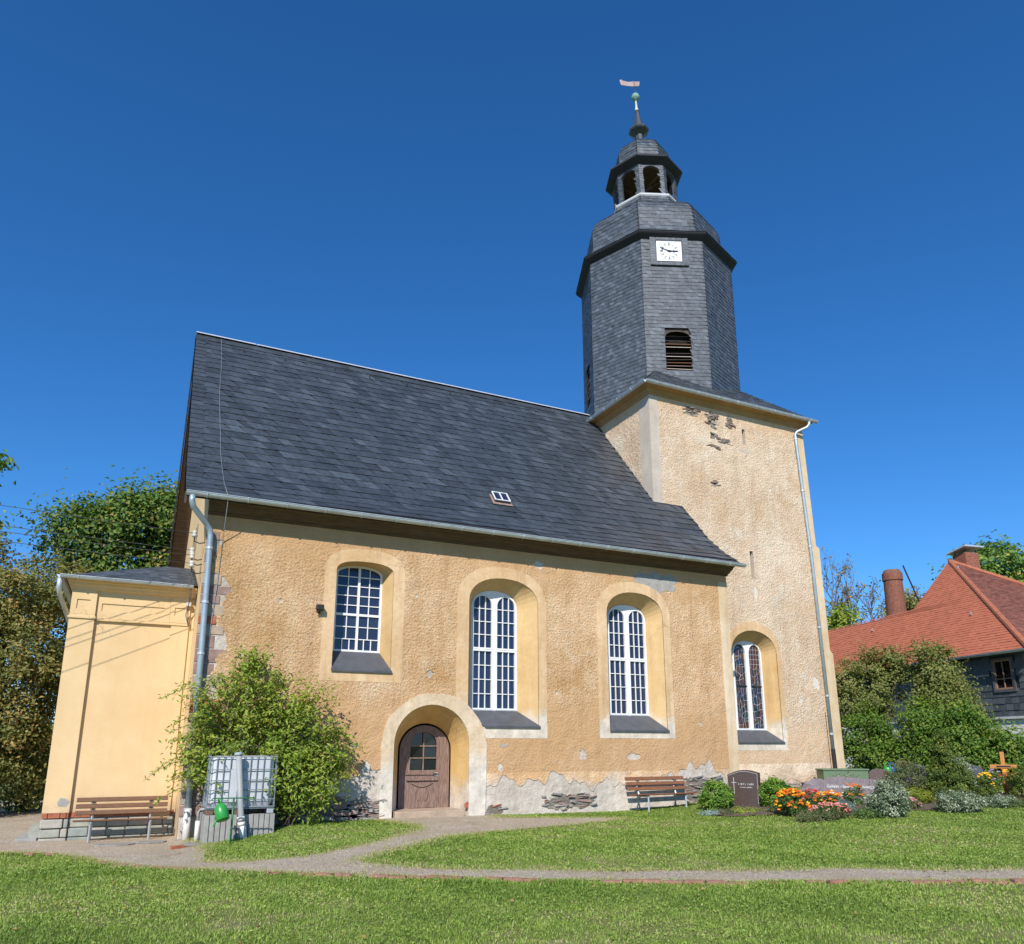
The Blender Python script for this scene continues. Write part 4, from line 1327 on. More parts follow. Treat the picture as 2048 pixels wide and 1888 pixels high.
for k, (a, b, c, d) in LOU.items():
    m = MB()
    lp = [facept(k, a, c), facept(k, b, c), facept(k, b, d), facept(k, a, d)]
    lp2 = [facept(k, a, c, -.35), facept(k, b, c, -.35), facept(k, b, d, -.35), facept(k, a, d, -.35)]
    m.loft(lp, lp2)
    m.add(lp2, [(0, 1, 2, 3)])
    lo_ = obj('louvre_opening', m, MT['dark'], belfry)
    n = 10
    for i in range(n):
        z = c + .06 + i * (d - c - .5) / n
        tilt = rnd.uniform(-.035, .035)
        tb = facept(k, 0, z) - facept(k, 0, z, -1)
        p = [facept(k, a + .02, z - tilt, -.02), facept(k, b - .02, z + tilt, -.02), facept(k, b - .02, z + .10 + tilt, -.22), facept(k, a + .02, z + .10 - tilt, -.22)]
        if i in (6,) and k == 5:
            continue
        obj('louvre_slat', MB().prism(p, (0, 0, .022)), rnd.choice((MT['benchwood2'], MT['stone'][3], MT['greystrip'], MT['barge'])), belfry)
    ah = MB().plate([[facept(k, a, d - .34, -.06), facept(k, b, d - .34, -.06), facept(k, b, d, -.06), facept(k, a, d, -.06)],
                     [facept(k, (a + b) / 2 + (b - a) * .46 * math.cos(t), d - .335 + .22 * math.sin(t), -.06) for t in [math.pi * j / 12 for j in range(13)]]])
    obj('louvre_arch', ah, MT['barge'], belfry)
# clock
u0, z0, h = CLK
def cp(u, z, out):
    return facept(5, u0 + u, z0 + z, out)
clock = obj('clock', MB().prism([cp(-h, -.47, .05), cp(h, -.47, .05), cp(h, .47, .05), cp(-h, .47, .05)], facept(5, 0, 0, .03) - facept(5, 0, 0)), MT['clock'], church)
tag(clock, 'square white clock face with dark hands on the tower')
m = MB()
m.plate([[cp(-.80, -.66, .03), cp(.80, -.66, .03), cp(.80, .72, .03), cp(-.80, .72, .03)], [cp(-.56, -.50, .03), cp(.56, -.50, .03), cp(.56, .50, .03), cp(-.56, .50, .03)]], facept(5, 0, 0, .04) - facept(5, 0, 0))
for k in range(11):
    for e in (-1, 1):
        zz = -.64 + k * .122
        m.prism([cp(e * .70 - .105, zz, .072), cp(e * .70 + .105, zz, .072), cp(e * .70 + .105, zz + .115, .072), cp(e * .70 - .105, zz + .115, .072)], facept(5, 0, 0, .014) - facept(5, 0, 0), tone=rnd.uniform(.9, 1.6))
for k in range(8):
    for zz in (-.655, .54):
        uu = -.56 + k * .14
        m.prism([cp(uu, zz, .072), cp(uu + .13, zz, .072), cp(uu + .13, zz + .13, .072), cp(uu, zz + .13, .072)], facept(5, 0, 0, .014) - facept(5, 0, 0), tone=rnd.uniform(.9, 1.6))
obj('clock_surround', m, MT['slate2'], clock)
ring = MB().tube([cp(.42 * math.cos(2 * math.pi * k / 40), .42 * math.sin(2 * math.pi * k / 40), .083) for k in range(41)], .006, 4)
obj('dial_ring', ring, MT['numeral'], clock)
m = MB()
for k in range(12):
    a = 2 * math.pi * k / 12
    c_, s_ = math.cos(a), math.sin(a)
    strokes = (0,) if k in (2,) else ((-.022, .022) if k % 3 else (-.03, 0, .03))
    for o_ in strokes:
        p = lambda r_, t: cp(r_ * c_ - (o_ + t) * s_, r_ * s_ + (o_ + t) * c_, .082)
        m.prism([p(.26, -.012), p(.26, .012), p(.39, .012), p(.39, -.012)], facept(5, 0, 0, .004) - facept(5, 0, 0))
obj('numerals', m, MT['numeral'], clock)
def hand(ang, L, wdt, deco):
    c_, s_ = math.cos(ang), math.sin(ang)
    m = MB()
    p = lambda r_, t: cp(r_ * c_ - t * s_, r_ * s_ + t * c_, .088 if deco > .25 else .098)
    of = facept(5, 0, 0, .007) - facept(5, 0, 0)
    m.prism([p(-.08, -wdt), p(-.08, wdt), p(L, wdt * .45), p(L, -wdt * .45)], of)
    m.prism([p(deco - .02, -.06), p(deco - .02, .06), p(deco + .02, .06), p(deco + .02, -.06)], of)
    m.prism([p(.05 * math.cos(t), .05 * math.sin(t)) for t in [2 * math.pi * j / 10 for j in range(10)]], of)
    obj('clock_hand', m, MT['navy'], clock)
hand(R(158), .42, .034, .30)
hand(R(-2), .34, .034, .2)
# cornice under the bell roof
m = MB()
m.lathe([(3.40, 22.46), (3.52, 22.55), (3.66, 22.66), (3.70, 22.71), (3.70, 22.77), (3.45, 22.9)], 8, (CX, CY))
cornice = obj('cornice', m, MT['deck'], church)
m = MB()
for k in (3, 4, 5, 6, 7):
    def ce(s, k=k):
        t = s / .42
        r_ = 3.72 - .28 * t
        return vtx(k, r_, 22.75 + .18 * t), vtx(k + 1, r_, 22.75 + .18 * t)
    clad(m, ce, .42, .14, .2)
obj('slate_field', m, MT['slate2'], cornice, kind='stuff')

def domed(name, P, expo, wid, parent, m_deck='deck'):
    """octagonal curved roof with slate courses on the faces in view"""
    d = MB().lathe(P, 8, lean=lean)
    o = obj(name, d, MT[m_deck], parent)
    seg = [0]
    for (a, b), (c, e) in zip(P, P[1:]):
        seg.append(seg[-1] + math.hypot(c - a, e - b))
    def pr_(s):
        s = min(max(s, 0), seg[-1])
        for i in range(len(seg) - 1):
            if s <= seg[i + 1] + 1e-9:
                t = (s - seg[i]) / (seg[i + 1] - seg[i])
                return P[i][0] + t * (P[i + 1][0] - P[i][0]), P[i][1] + t * (P[i + 1][1] - P[i][1])
    m = MB()
    for k in (3, 4, 5, 6, 7):
        def ed_(s, k=k):
            r_, z = pr_(s)
            return vtx(k, r_, z, lean), vtx(k + 1, r_, z, lean)
        clad(m, ed_, seg[-1], expo, wid, lift=.02)
    obj('slate_field', m, MT['slate2'], o, kind='stuff')
    return o
domed('bell_roof', [(3.42, 22.88), (3.22, 23.1), (3.14, 23.5), (3.14, 24.0), (3.10, 24.35), (2.95, 24.68), (2.62, 25.0), (2.15, 25.28), (1.85, 25.48), (1.74, 25.72), (1.66, 25.98)], .19, .24, church)
lantern = MB()
LR = 1.50
LZ0, LZ1 = 26.12, 27.98
for k in range(8):
    a0, b0 = vtx(k, LR, LZ0, lean), vtx(k + 1, LR, LZ0, lean)
    a1, b1 = vtx(k, LR, LZ1, lean), vtx(k + 1, LR, LZ1, lean)
    def lpnt(u, v):
        return a0.lerp(b0, u).lerp(a1.lerp(b1, u), v)
    hole = [lpnt(.16, .08), lpnt(.84, .08)] + [lpnt(.5 + .34 * math.cos(t), .72 + .15 * math.sin(t)) for t in [math.pi * j / 8 for j in range(9)]]
    nrm = (b0 - a0).cross(a1 - a0).normalized()
    lantern.plate([[lpnt(0, 0), lpnt(1, 0), lpnt(1, 1), lpnt(0, 1)], hole], -nrm * .14)
lan = obj('lantern', lantern, MT['slate2'], church)
m = MB()
for k in (3, 4, 5, 6, 7):
    def le(s, k=k):
        return vtx(k, LR, LZ0 + s, lean), vtx(k + 1, LR, LZ0 + s, lean)
    def lsk(u, s, L):
        uu, v = u / L, s / (LZ1 - LZ0)
        return .14 < uu < .86 and .05 < v < .88
    clad(m, le, LZ1 - LZ0, .13, .17, lsk, lift=.014)
obj('slate_field', m, MT['slate2'], lan, kind='stuff')
obj('lantern_sill', MB().lathe([(1.68, 25.96), (1.72, 26.02), (1.72, 26.09), (1.52, 26.18), (1.40, 26.18)], 8, lean=lean), MT['grey'], lan)
obj('lantern_floor', MB().lathe([(0.01, 26.18), (1.4, 26.19)], 8, lean=lean), MT['dark'], lan)
obj('lantern_ceiling', MB().lathe([(0.01, 27.95), (1.4, 27.95)], 8, lean=lean), MT['soffit'], lan)
m = MB()
for k in range(0, 8, 2):
    m.tube([vtx(k, 1.25, 26.2, lean), vtx(k + 3, .9, 27.9, lean)], .06, 4)
m.tube([vtx(2, 1.3, 27.5, lean), vtx(6, 1.3, 27.5, lean)], .07, 4)
obj('bell_frame', m, MT['soffit'], lan)
lc_ = lean(27.3)
bell = obj('bell', MB().lathe([(.50, 26.50), (.46, 26.58), (.36, 26.75), (.31, 27.02), (.28, 27.2), (.13, 27.3), (.05, 27.45)], 18, lc_), MT['bronze'], lan, smooth=True)
m = MB().lathe([(1.46, 27.78), (1.70, 27.9), (1.84, 28.0), (1.84, 28.08), (1.48, 28.28), (1.36, 28.34)], 8, lean=lean)
obj('lantern_cornice', m, MT['deck'], lan)
domed('upper_bell_roof', [(1.40, 28.28), (1.30, 28.5), (1.33, 28.85), (1.28, 29.15), (1.10, 29.5), (.7, 29.82), (.36, 30.02), (.24, 30.2)], .15, .2, church)
spire = MB().lathe([(.24, 30.15), (.20, 30.35), (.20, 30.62), (.46, 30.80), (.50, 30.86), (.48, 30.94), (.30, 31.06), (.24, 31.2), (.15, 31.65), (.085, 32.1)], 8, lean=lean)
spo = obj('spire', spire, MT['slate'], church)
obj('spire_tip', MB().lathe([(.11, 32.08), (.09, 32.14), (.06, 32.3), (.05, 32.5), (.045, 32.72)], 10, lean=lean), MT['copperpale'], spo, smooth=True)
obj('spire_ball', MB().lathe([(.045, 32.66), (.10, 32.72), (.175, 32.80), (.20, 32.88), (.19, 32.96), (.15, 33.04), (.09, 33.1), (.02, 33.14)], 14, lean=lean), MT['copper'], spo, smooth=True)
obj('vane_rod', MB().tube([Vector((*lean(33.1), 33.1)), Vector((*lean(33.9), 33.95))], .014, 6), MT['iron'], spo)
vc = Vector((*lean(33.75), 33.75))
vd = Vector((.88, -.47, -.12)).normalized()
vl = []
for k in range(13):
    t = -.72 + 1.0 * k / 12
    vl.append(vc + vd * t + Vector((0, 0, .09 + .03 * math.sin(k * .9) + (.06 if k < 2 else 0) + (.05 if k > 10 else 0))))
for k in range(12, -1, -1):
    t = -.66 + .9 * k / 12
    vl.append(vc + vd * t + Vector((0, 0, -.14 - .05 * math.sin(math.pi * k / 12))))
obj('weather_vane', MB().prism(vl, (.006, .012, 0)), MT['vane'], spo)

# ------------------------------------------------------------------ annex at the left gable
AY, AX0, AX1, AZ = 20.6, -1.66, XL, -.5
PX = AX0 + .53                # right edge of the left pilaster
annex = thing('annex', (-.3, 22, -.35), 'smooth pale yellow annex with pilasters and a small slate hipped roof', 'building')
aw = MB()
aw.box(AX0 + .05, AX1 - .01, AY + .09, 26.5, .16, 5.5)
annex_wall = obj('wall', aw, MT['annex'], annex)
def apart(name, b, m=None, bevel=0):
    return obj(name, MB().box(*b), m or MT['annex'], annex_wall, bevel=bevel)
apart('pilaster', (AX0, PX, AY, AY + .3, .28, 4.68))
apart('pilaster', (.49 + .06, .955, AY + .045, AY + .3, .1, 4.64))
for nm, x0, x1, yy, hx0, hx1, hz0, hz1 in (('pilaster_head', AX0, PX, AY, AX0 + .12, PX - .13, 4.90, 5.12), ('pilaster_head', .50, .955, AY + .045, .60, .90, 4.88, 5.08), ('frieze', PX + .004, .496, AY + .06, PX + .12, .37, 4.88, 5.06)):
    z1 = 5.42
    m = MB().plate([[(x0, yy, 4.70), (x1, yy, 4.70), (x1, yy, z1), (x0, yy, z1)], [(hx0, yy, hz0), (hx1, yy, hz0), (hx1, yy, hz1), (hx0, yy, hz1)]], (0, .06, 0))
    fo = obj(nm, m, MT['annex'], annex_wall)
    obj('panel', MB().box(hx0 - .02, hx1 + .02, yy + .025, yy + .2, hz0 - .02, hz1 + .02), MT['annex'], annex_wall)
apart('string_course', (AX0 - .03, PX + .03, AY - .035, AY + .2, 4.66, 4.72), bevel=.012)
apart('string_course', (PX + .034, .96, AY + .02, AY + .2, 4.63, 4.69), bevel=.012)
apart('left_wall_face', (AX0, AX0 + .049, AY + .301, 26.4, .28, 5.4))
m = MB()
cprof = [(.06, 5.34), (.02, 5.36), (-.015, 5.38), (-.03, 5.43), (-.07, 5.46), (-.08, 5.51), (-.12, 5.53), (-.15, 5.58), (.06, 5.6)]
for (o0, za), (o1, zb) in zip(cprof, cprof[1:]):
    f = lambda o, z: [(AX1 - .02, AY + o, z), (AX0 + o, AY + o, z), (AX0 + o, 26.5, z)]
    m.loft(f(o0, za), f(o1, zb), closed=False)
obj('cornice', m, MT['annex'], annex_wall)
# roof of the annex
AR = [(AX0 - .2, AY - .2, 5.62), (AX1 - .02, AY - .2, 5.62), (AX1 - .02, 26.6, 5.62), (AX0 - .2, 26.6, 5.62)]
rp0, rp1 = (.35, 23.1, 6.62), (AX1 - .03, 23.1, 6.62)
m = MB().add(AR + [rp0, rp1], [(0, 1, 5, 4), (0, 4, 3), (3, 4, 5, 2), (0, 3, 2, 1)])
annex_roof = obj('roof', m, MT['deck'], annex)
m = MB()
def aedge(s):
    t = s / 3.0
    return Vector(AR[0]).lerp(Vector(rp0), t), Vector(AR[1]).lerp(Vector(rp1), t)
clad(m, aedge, 3.0, .19, .22, lift=.02)
def aedge2(s):
    t = s / 3.6
    return Vector(AR[3]).lerp(Vector(rp0), t), Vector(AR[0]).lerp(Vector(rp0), t)
clad(m, aedge2, 3.5, .19, .22, lift=.02)
obj('slate_field', m, MT['slate2'], annex_roof, kind='stuff')
ag = gutter((AX0 - .27, AY - .26, 5.62), (AX1 - .12, AY - .26, 5.60), .07, 1, MT['zinc'], annex)
brackets((AX0 - .27, AY - .26, 5.62), (AX1 - .12, AY - .26, 5.60), .07, .75, ag)
gutter((AX0 - .27, 26.6, 5.6), (AX0 - .27, AY - .26, 5.62), .07, 1, MT['zinc'], annex)
obj('downpipe', MB().tube([(AX0 - .27, AY - .2, 5.56), (AX0 - .27, AY - .2, 5.34), (AX0 - .25, AY - .1, 5.2), (AX0 - .16, AY + .9, 4.95), (AX0 - .09, AY + 2.4, 4.7), (AX0 - .09, AY + 2.6, 4.4), (AX0 - .09, AY + 2.6, -.3)], .055, 10), MT['zinc'], annex, smooth=True)
# brick course and stone plinth
pl = obj('plinth', MB().box(AX0 + .06, AX1 - .02, AY + .12, 26.4, -.7, .159), MT['mortar'], annex)
q = random.Random(4)
x = AX0
while x < AX1 - .05:
    inp = x < PX - .02
    bw = q.choice((.12, .12, .24))
    x2 = min(x + bw, PX if inp else AX1 - .04)
    if x2 - x > .03:
        y0 = AY - .004 if inp else AY + .07
        obj('brick', MB().box(x + .006, x2 - .006, y0 + q.uniform(0, .006), AY + .2, .165, .277), MT['brick'], pl, bevel=.006)
    x = x2 + .001 if x2 < PX - .01 or not inp else PX + .001
z = -.45
for row, hgt in enumerate((.2, .2, .2)):
    x = AX0 - .01
    while x < AX1 - .05:
        inp = x < PX - .02
        wv = q.uniform(.3, .62) if inp else q.uniform(.25, .5)
        x2 = min(x + wv, PX + .01 if inp else AX1 - .04)
        if x2 - x > .05:
            y0 = (AY - .03 if inp else AY + .05) + q.uniform(-.02, .02)
            obj('plinth_stone', MB().box(x + .008, x2 - .008, y0, AY + .2, z + .008, z + hgt - .008), q.choice(MT['plinth']), pl, bevel=.02)
        x = x2 + (.0005 if not inp or x2 < PX else .001)
        if inp and x2 >= PX + .0:
            x = PX + .012
    z += hgt
obj('plaster_patch', MB().prism([(-1.36, AY - .004, .42), (-1.2, AY - .004, .40), (-1.14, AY - .004, .52), (-1.22, AY - .004, .58), (-1.34, AY - .004, .6), (-1.39, AY - .004, .5)], (0, .01, 0)), MT['cement'], annex)
obj('step', MB().box(AX0 - .22, AX0 - .02, AY + .3, AY + 1.4, -.4, -.02), MT['plinth'][0], annex, bevel=.01)
obj('step', MB().box(AX0 - .45, AX0 - .04, AY + .1, AY + 1.6, -.5, -.25), MT['concrete'], annex, bevel=.01)
# insulators on the gable and the wires that leave them
INS = [(19.5, 6.74), (19.75, 6.25), (19.5, 5.99), (19.95, 6.42)]
for i, (yy, zz) in enumerate(INS):
    b = obj('insulator', MB().lathe([(.01, zz + .07), (.05, zz + .06), (.06, zz), (.045, zz - .02), (.07, zz - .05), (.06, zz - .09), (.02, zz - .1)], 10, (XL - .25, yy)), MT['porcelain'], church, smooth=True)
    obj('insulator_hook', MB().tube([(XL - .25, yy, zz - .08), (XL - .25, yy, zz - .2), (XL - .12, yy, zz - .24), (XL + .02, yy, zz - .2)], .014, 6), MT['iron'], church)
WL = ['top power wire from the gable insulators, crossing the green tree', 'second power wire from the gable insulators', 'third power wire from the gable, just above the annex roof', 'lowest power wire leaving the gable over the annex roof']
for i, (yy, zz) in enumerate(INS):
    pts_ = [(XL - .27 - 30 * t, yy - 10.1 * t, zz - 1.7 * t + 1.9 * t * t) for t in [k / 24 for k in range(25)]]
    o = obj('power_wire', MB().tube(pts_, .007, 5), MT['wire'], None, smooth=True)
    tag(o, WL[i], 'wire', 'power wires leaving the gable')
m = MB()
for k in range(3):
    m.tube([(XL - .16 - .03 * k, AY - .3, 7.2 - k * .1), (XL - .18 - .03 * k, AY - .32, 6.2), (XL - .2 + .03 * k, AY - .25, 5.4), (XL - .17 - .03 * k, AY - .04, 4.9), (XL - .14, AY - .02, 4.62)], .008, 5)
obj('cable', m, MT['wire'], annex)
obj('junction_box', MB().box(XL - .24, XL - .12, AY - .06, AY + .05, 5.12, 5.22), MT['porcelain'], annex, bevel=.008)

# ------------------------------------------------------------------ benches
def bench(loc, rotz, L, label, wood, back_h=.88, seat_h=.45):
    t = thing('bench', loc, label, 'bench', 'slatted wooden benches by the church', rotz)
    h = L / 2
    def slat(name, y, z, wdt, thk, tilt):
        M = Matrix.Translation((0, y, z)) @ Matrix.Rotation(tilt, 4, 'X')
        obj(name, MB().box(-h, h, -wdt / 2, wdt / 2, -thk / 2, thk / 2, M), wood, t, world=False, bevel=.008)
    for k in range(3):
        slat('back_slat', .235 + .05 * k, seat_h + .13 + .135 * k, .095, .035, R(72))
    for k in range(4):
        slat('seat_slat', -.24 + .125 * k, seat_h - .012 * k, .10, .036, R(-4))
    for e in (-1, 1):
        x = e * h * .63
        lg = MB()
        lg.tube([(x, -.22, -.06), (x, -.22, seat_h - .03)], .028, 4)
        lg.tube([(x, -.26, seat_h - .04), (x, .24, seat_h - .075)], .024, 4)
        obj('front_leg', lg, MT['galv'], t, world=False)
        lb = MB().tube([(x, .36, -.06), (x, .20, seat_h - .06), (x, .25, seat_h + .05), (x, .375, back_h - .05)], .024, 4)
        obj('rear_leg', lb, MT['galv'], t, world=False)
        for k in range(2):
            obj('clip', MB().box(x - .05, x + .05, .205 + .05 * k, .235 + .05 * k, seat_h + .19 + .135 * k, seat_h + .215 + .135 * k), MT['iron'], t, world=False)
    return t
bench((-.06, 19.92, tz(-.06, 19.92) + .02), R(0), 1.86, 'brown slatted bench in front of the yellow annex', MT['benchwood'])
bench((13.65, 18.62, tz(13.6, 18.6) + .0), R(1), 2.06, 'reddish slatted bench against the ochre nave wall', MT['benchwood2'], .9, .44)

# ------------------------------------------------------------------ rainwater tank on concrete blocks
IX0, IX1, IY0, IY1 = 1.52, 2.88, 17.86, 18.9
bl = thing('concrete_block_base', ((IX0 + IX1) / 2, 18.3, -.2), 'grey grooved concrete blocks stacked as a base for the water tank', 'block base')
x = IX0 - .04
q = random.Random(2)
for k in range(13):
    wv = .11
    x0 = IX0 - .03 + k * (IX1 - IX0 + .06) / 13
    obj('block', MB().prism([(x0 + .004, IY0 - .06, -.55), (x0 + .02, IY0 - .085, -.55), (x0 + wv - .018, IY0 - .085, -.55), (x0 + wv - .003, IY0 - .06, -.55), (x0 + wv - .003, IY0 + .1, -.55), (x0 + .004, IY0 + .1, -.55)], (0, 0, .87 + q.uniform(-.006, .006))), MT['concrete'], bl)
for k in range(9):
    y0 = IY0 + .11 + k * .11
    for x0 in (IX0 - .03, IX1 - .09):
        obj('block', MB().box(x0, x0 + .12, y0 + .003, y0 + .107, -.55, .32 + q.uniform(-.006, .006)), MT['concrete'], bl)
ib = thing('water_tank', ((IX0 + IX1) / 2, 18.35, .33), 'white plastic water tank in a steel cage on concrete blocks', 'water tank')
tank = MB()
prof_t = [(.0, .455), (.06, .46), (.03, .50), (.0, .56), (.0, .9), (-.006, 1.0), (.0, 1.1), (.0, 1.44), (.03, 1.49), (.12, 1.52)]
def rr(ins, z, r_=.12):
    L = []
    a0, a1, b0, b1 = IX0 + .035 + ins, IX1 - .035 - ins, IY0 + .035 + ins, IY1 - .035 - ins
    for cx_, cy_, s in ((a1 - r_, b0 + r_, -90), (a1 - r_, b1 - r_, 0), (a0 + r_, b1 - r_, 90), (a0 + r_, b0 + r_, 180)):
        for k in range(5):
            a = R(s + 22.5 * k)
            L.append((cx_ + r_ * math.cos(a), cy_ + r_ * math.sin(a), z))
    return L
LL_ = [rr(i, z) for i, z in prof_t]
n = len(LL_[0])
for a, b in zip(LL_, LL_[1:]):
    tank.loft(a, b)
tank.add(LL_[-1], [tuple(range(n))])
tank.add(LL_[0], [tuple(range(n))])
obj('tank', tank, MT['ibc'], ib, smooth=True)
cg = MB()
for k in range(11):
    x = IX0 + (IX1 - IX0) * k / 10
    for y in (IY0, IY1):
        cg.tube([(x, y, .45), (x, y, 1.54)], .010, 6)
for k in range(1, 8):
    y = IY0 + (IY1 - IY0) * k / 8
    for x in (IX0, IX1):
        cg.tube([(x, y, .45), (x, y, 1.54)], .010, 6)
for k, z in enumerate((.47, .62, .82, 1.02, 1.24, 1.50)):
    r_ = .014 if k in (0, 5) else .011
    cg.tube([(IX0, IY0 - .012, z), (IX1, IY0 - .012, z), (IX1 + .012, IY1, z), (IX0 - .012, IY1, z), (IX0 - .012, IY0 - .012, z)], r_, 6)
obj('cage', cg, MT['cage'], ib)
obj('label_plate', MB().box(IX0 + .42, IX0 + .57, IY0 - .026, IY0 - .022, .58, 1.24), MT['clockgrey'], ib)
for x0 in (IX0, IX0 + .56, IX1 - .14):
    obj('pallet_foot', MB().box(x0, x0 + .14, IY0 + .01, IY1 - .01, .325, .43), MT['pallet'] if x0 < IX1 - .2 else MT['galv'], ib, bevel=.015)
obj('pallet_deck', MB().box(IX0, IX1, IY0, IY1, .431, .455), MT['cage'], ib)
obj('lid', MB().lathe([(.09, 1.51), (.09, 1.56), (.02, 1.57)], 14, (2.0, 18.4)), MT['iron'], ib)
fp = thing('filling_pipe', (2.3, 17.55, -.15), 'leaning thick grey plastic pipe in front of the water tank', 'pipe')
obj('pipe', MB().tube([(2.30, 17.58, -.3), (2.19, 17.6, .28), (2.045, 17.66, 1.56)], [.06, .06, .06], 14), MT['pvc'], fp, smooth=True)
obj('pipe_base', MB().tube([(2.30, 17.58, -.32), (2.215, 17.597, .17)], .068, 14), MT['pvcwhite'], fp, smooth=True)
obj('socket', MB().tube([(2.195, 17.6, .22), (2.182, 17.6, .30)], .078, 14), MT['pvcwhite'], fp, smooth=True)
obj('socket', MB().tube([(2.212, 17.597, .12), (2.203, 17.6, .19)], .078, 14), MT['pvcwhite'], fp, smooth=True)
obj('cap', MB().tube([(2.047, 17.66, 1.55), (2.04, 17.66, 1.60)], .085, 14), MT['zinc'], fp)
op = thing('overflow_pipe', (1.4, 18.5, -.25), 'bent pale overflow pipe at the left of the water tank', 'pipe')
obj('pipe', MB().tube([(1.42, 18.45, -.3), (1.42, 18.45, .18)], .05, 10), MT['pvcwhite'], op, smooth=True)
obj('elbow', MB().tube([(1.42, 18.45, .16), (1.42, 18.45, .36), (1.45, 18.42, .41), (1.62, 18.3, .43)], .028, 8), MT['pvc'], op, smooth=True)
# watering can on its stand
sp_ = thing('can_stand', (1.95, 17.07, -.18), 'dark green metal stand with a crossbar before the tank', 'stand')
obj('post', MB().tube([(1.955, 17.07, -.3), (1.955, 17.07, .70)], .02, 8), MT['greenpaint'], sp_, smooth=True)
obj('crossbar', MB().tube([(1.55, 17.09, .66), (1.54, 17.09, .69), (1.57, 17.09, .705), (2.33, 17.06, .70), (2.36, 17.06, .69), (2.35, 17.06, .66)], .013, 6), MT['greenpaint'], sp_, smooth=True)
wc = thing('watering_can', (1.72, 17.02, .3), 'bright green plastic watering can hanging upside down from the stand', 'watering can')
CM = Matrix.Translation((1.735, 17.02, .44)) @ Matrix.Rotation(R(-14), 4, 'Y') @ Matrix.Rotation(R(-22), 4, 'X')
def xf(mb, M):
    mb.v = [tuple(M @ Vector(v)) for v in mb.v]
    return mb
obj('can_body', xf(MB().lathe([(.01, -.165), (.11, -.165), (.128, -.15), (.128, .02), (.12, .10), (.09, .15), (.06, .165), (.01, .165)], 20), CM), MT['green'], wc, smooth=True)
obj('can_handle', xf(MB().tube([(.02, -.02, .10), (.02, -.09, .2), (0, -.03, .285), (0, .05, .28), (.0, .10, .18), (0, .11, .10)], .016, 8), CM), MT['green'], wc, smooth=True)
obj('can_spout', xf(MB().tube([(-.09, 0, -.10), (-.15, 0, -.16), (-.19, .0, -.24)], [.03, .022, .018], 8), CM), MT['green'], wc, smooth=True)
# loose pieces on the gravel
b = obj('loose_brick', MB().box(-.13, .13, -.06, .06, -.02, .05, Matrix.Translation((1.02, 17.6, tz(1, 17.6) + .04)) @ Matrix.Rotation(R(20), 4, 'Z')), MT['brick'], bevel=.008)
tag(b, 'loose red brick lying on the gravel left of the tank', 'brick')
for i, (cx_, cy_, rx, ry, lab) in enumerate(((-.1, 18.9, .42, .22, 'flat stone slab on the gravel before the annex bench'), (.55, 19.05, .35, .2, 'thin stone slab under the right end of the annex bench'), (1.3, 17.9, .3, .2, 'broken slab beside the corner of the concrete blocks'))):
    q = random.Random(60 + i)
    lp = [(cx_ + rx * math.cos(a) * q.uniform(.75, 1.15), cy_ + ry * math.sin(a) * q.uniform(.75, 1.15), tz(cx_, cy_) + .02) for a in [2 * math.pi * k / 8 for k in range(8)]]
    tag(obj('stone_slab', MB().prism(lp, (0, 0, .03)), MT['stone'][1], bevel=.006), lab, 'slab')

# ------------------------------------------------------------------ plants
def leaf_obj(name, P, N, T, L, W, m, parent, fold=.25, **kw):
    return obj(name, leaves_mesh(name, P, N, L, W, T, m, fold), m, parent, **kw)

def shrub(name, base, blobs, n, ncl, sig, L, W, m, label, cat='shrub', group=None, stems=8, trunk_r=.03, shell=.5, zmin=None):
    t = thing(name, base, label, cat, group)
    P, N, T, C = crown_points(blobs, n, ncl, sig, shell)
    if zmin is not None:
        k = P[:, 2] > zmin
        P, N, T = P[k], N[k], T[k]
    leaf_obj('foliage', P, N, T, L, W, m, t)
    mb = MB()
    b = Vector(base)
    for k in range(stems):
        c = Vector(C[rnd.randrange(len(C))])
        s = b + Vector((rnd.uniform(-.15, .15), rnd.uniform(-.1, .1), -.05))
        mid = s.lerp(c, .5) + Vector((rnd.uniform(-.1, .1), rnd.uniform(-.1, .1), .15 * (c - s).length))
        mb.tube([s, mid, c], [trunk_r, trunk_r * .7, trunk_r * .25], 5)
    obj('stems', mb, MT['bark'], t)
    return t
ES = shrub('leafy_shrub', (3.3, 18.6, 0), [((3.4, 18.35, .95), (.85, .55, 1.0), 2.2), ((3.1, 18.5, 2.1), (.8, .4, .7), 1.4), ((2.35, 18.8, 2.85), (.75, .28, .8), 1.2), ((2.25, 18.85, 3.6), (.32, .2, .42), .4), ((1.3, 18.75, 1.7), (.42, .28, 1.15), 1.0), ((3.6, 18.6, 2.65), (.5, .3, .5), .5), ((4.15, 18.5, 1.5), (.4, .35, .6), .5), ((2.2, 19.0, 1.9), (.8, .12, .5), .5)],
      9500, 220, .16, .12, .045, LF['elder'], 'sprawling bright green shrub behind the water tank by the nave wall', stems=22, trunk_r=.022, shell=.3)
P_, N_, T_ = [], [], []
mb = MB()
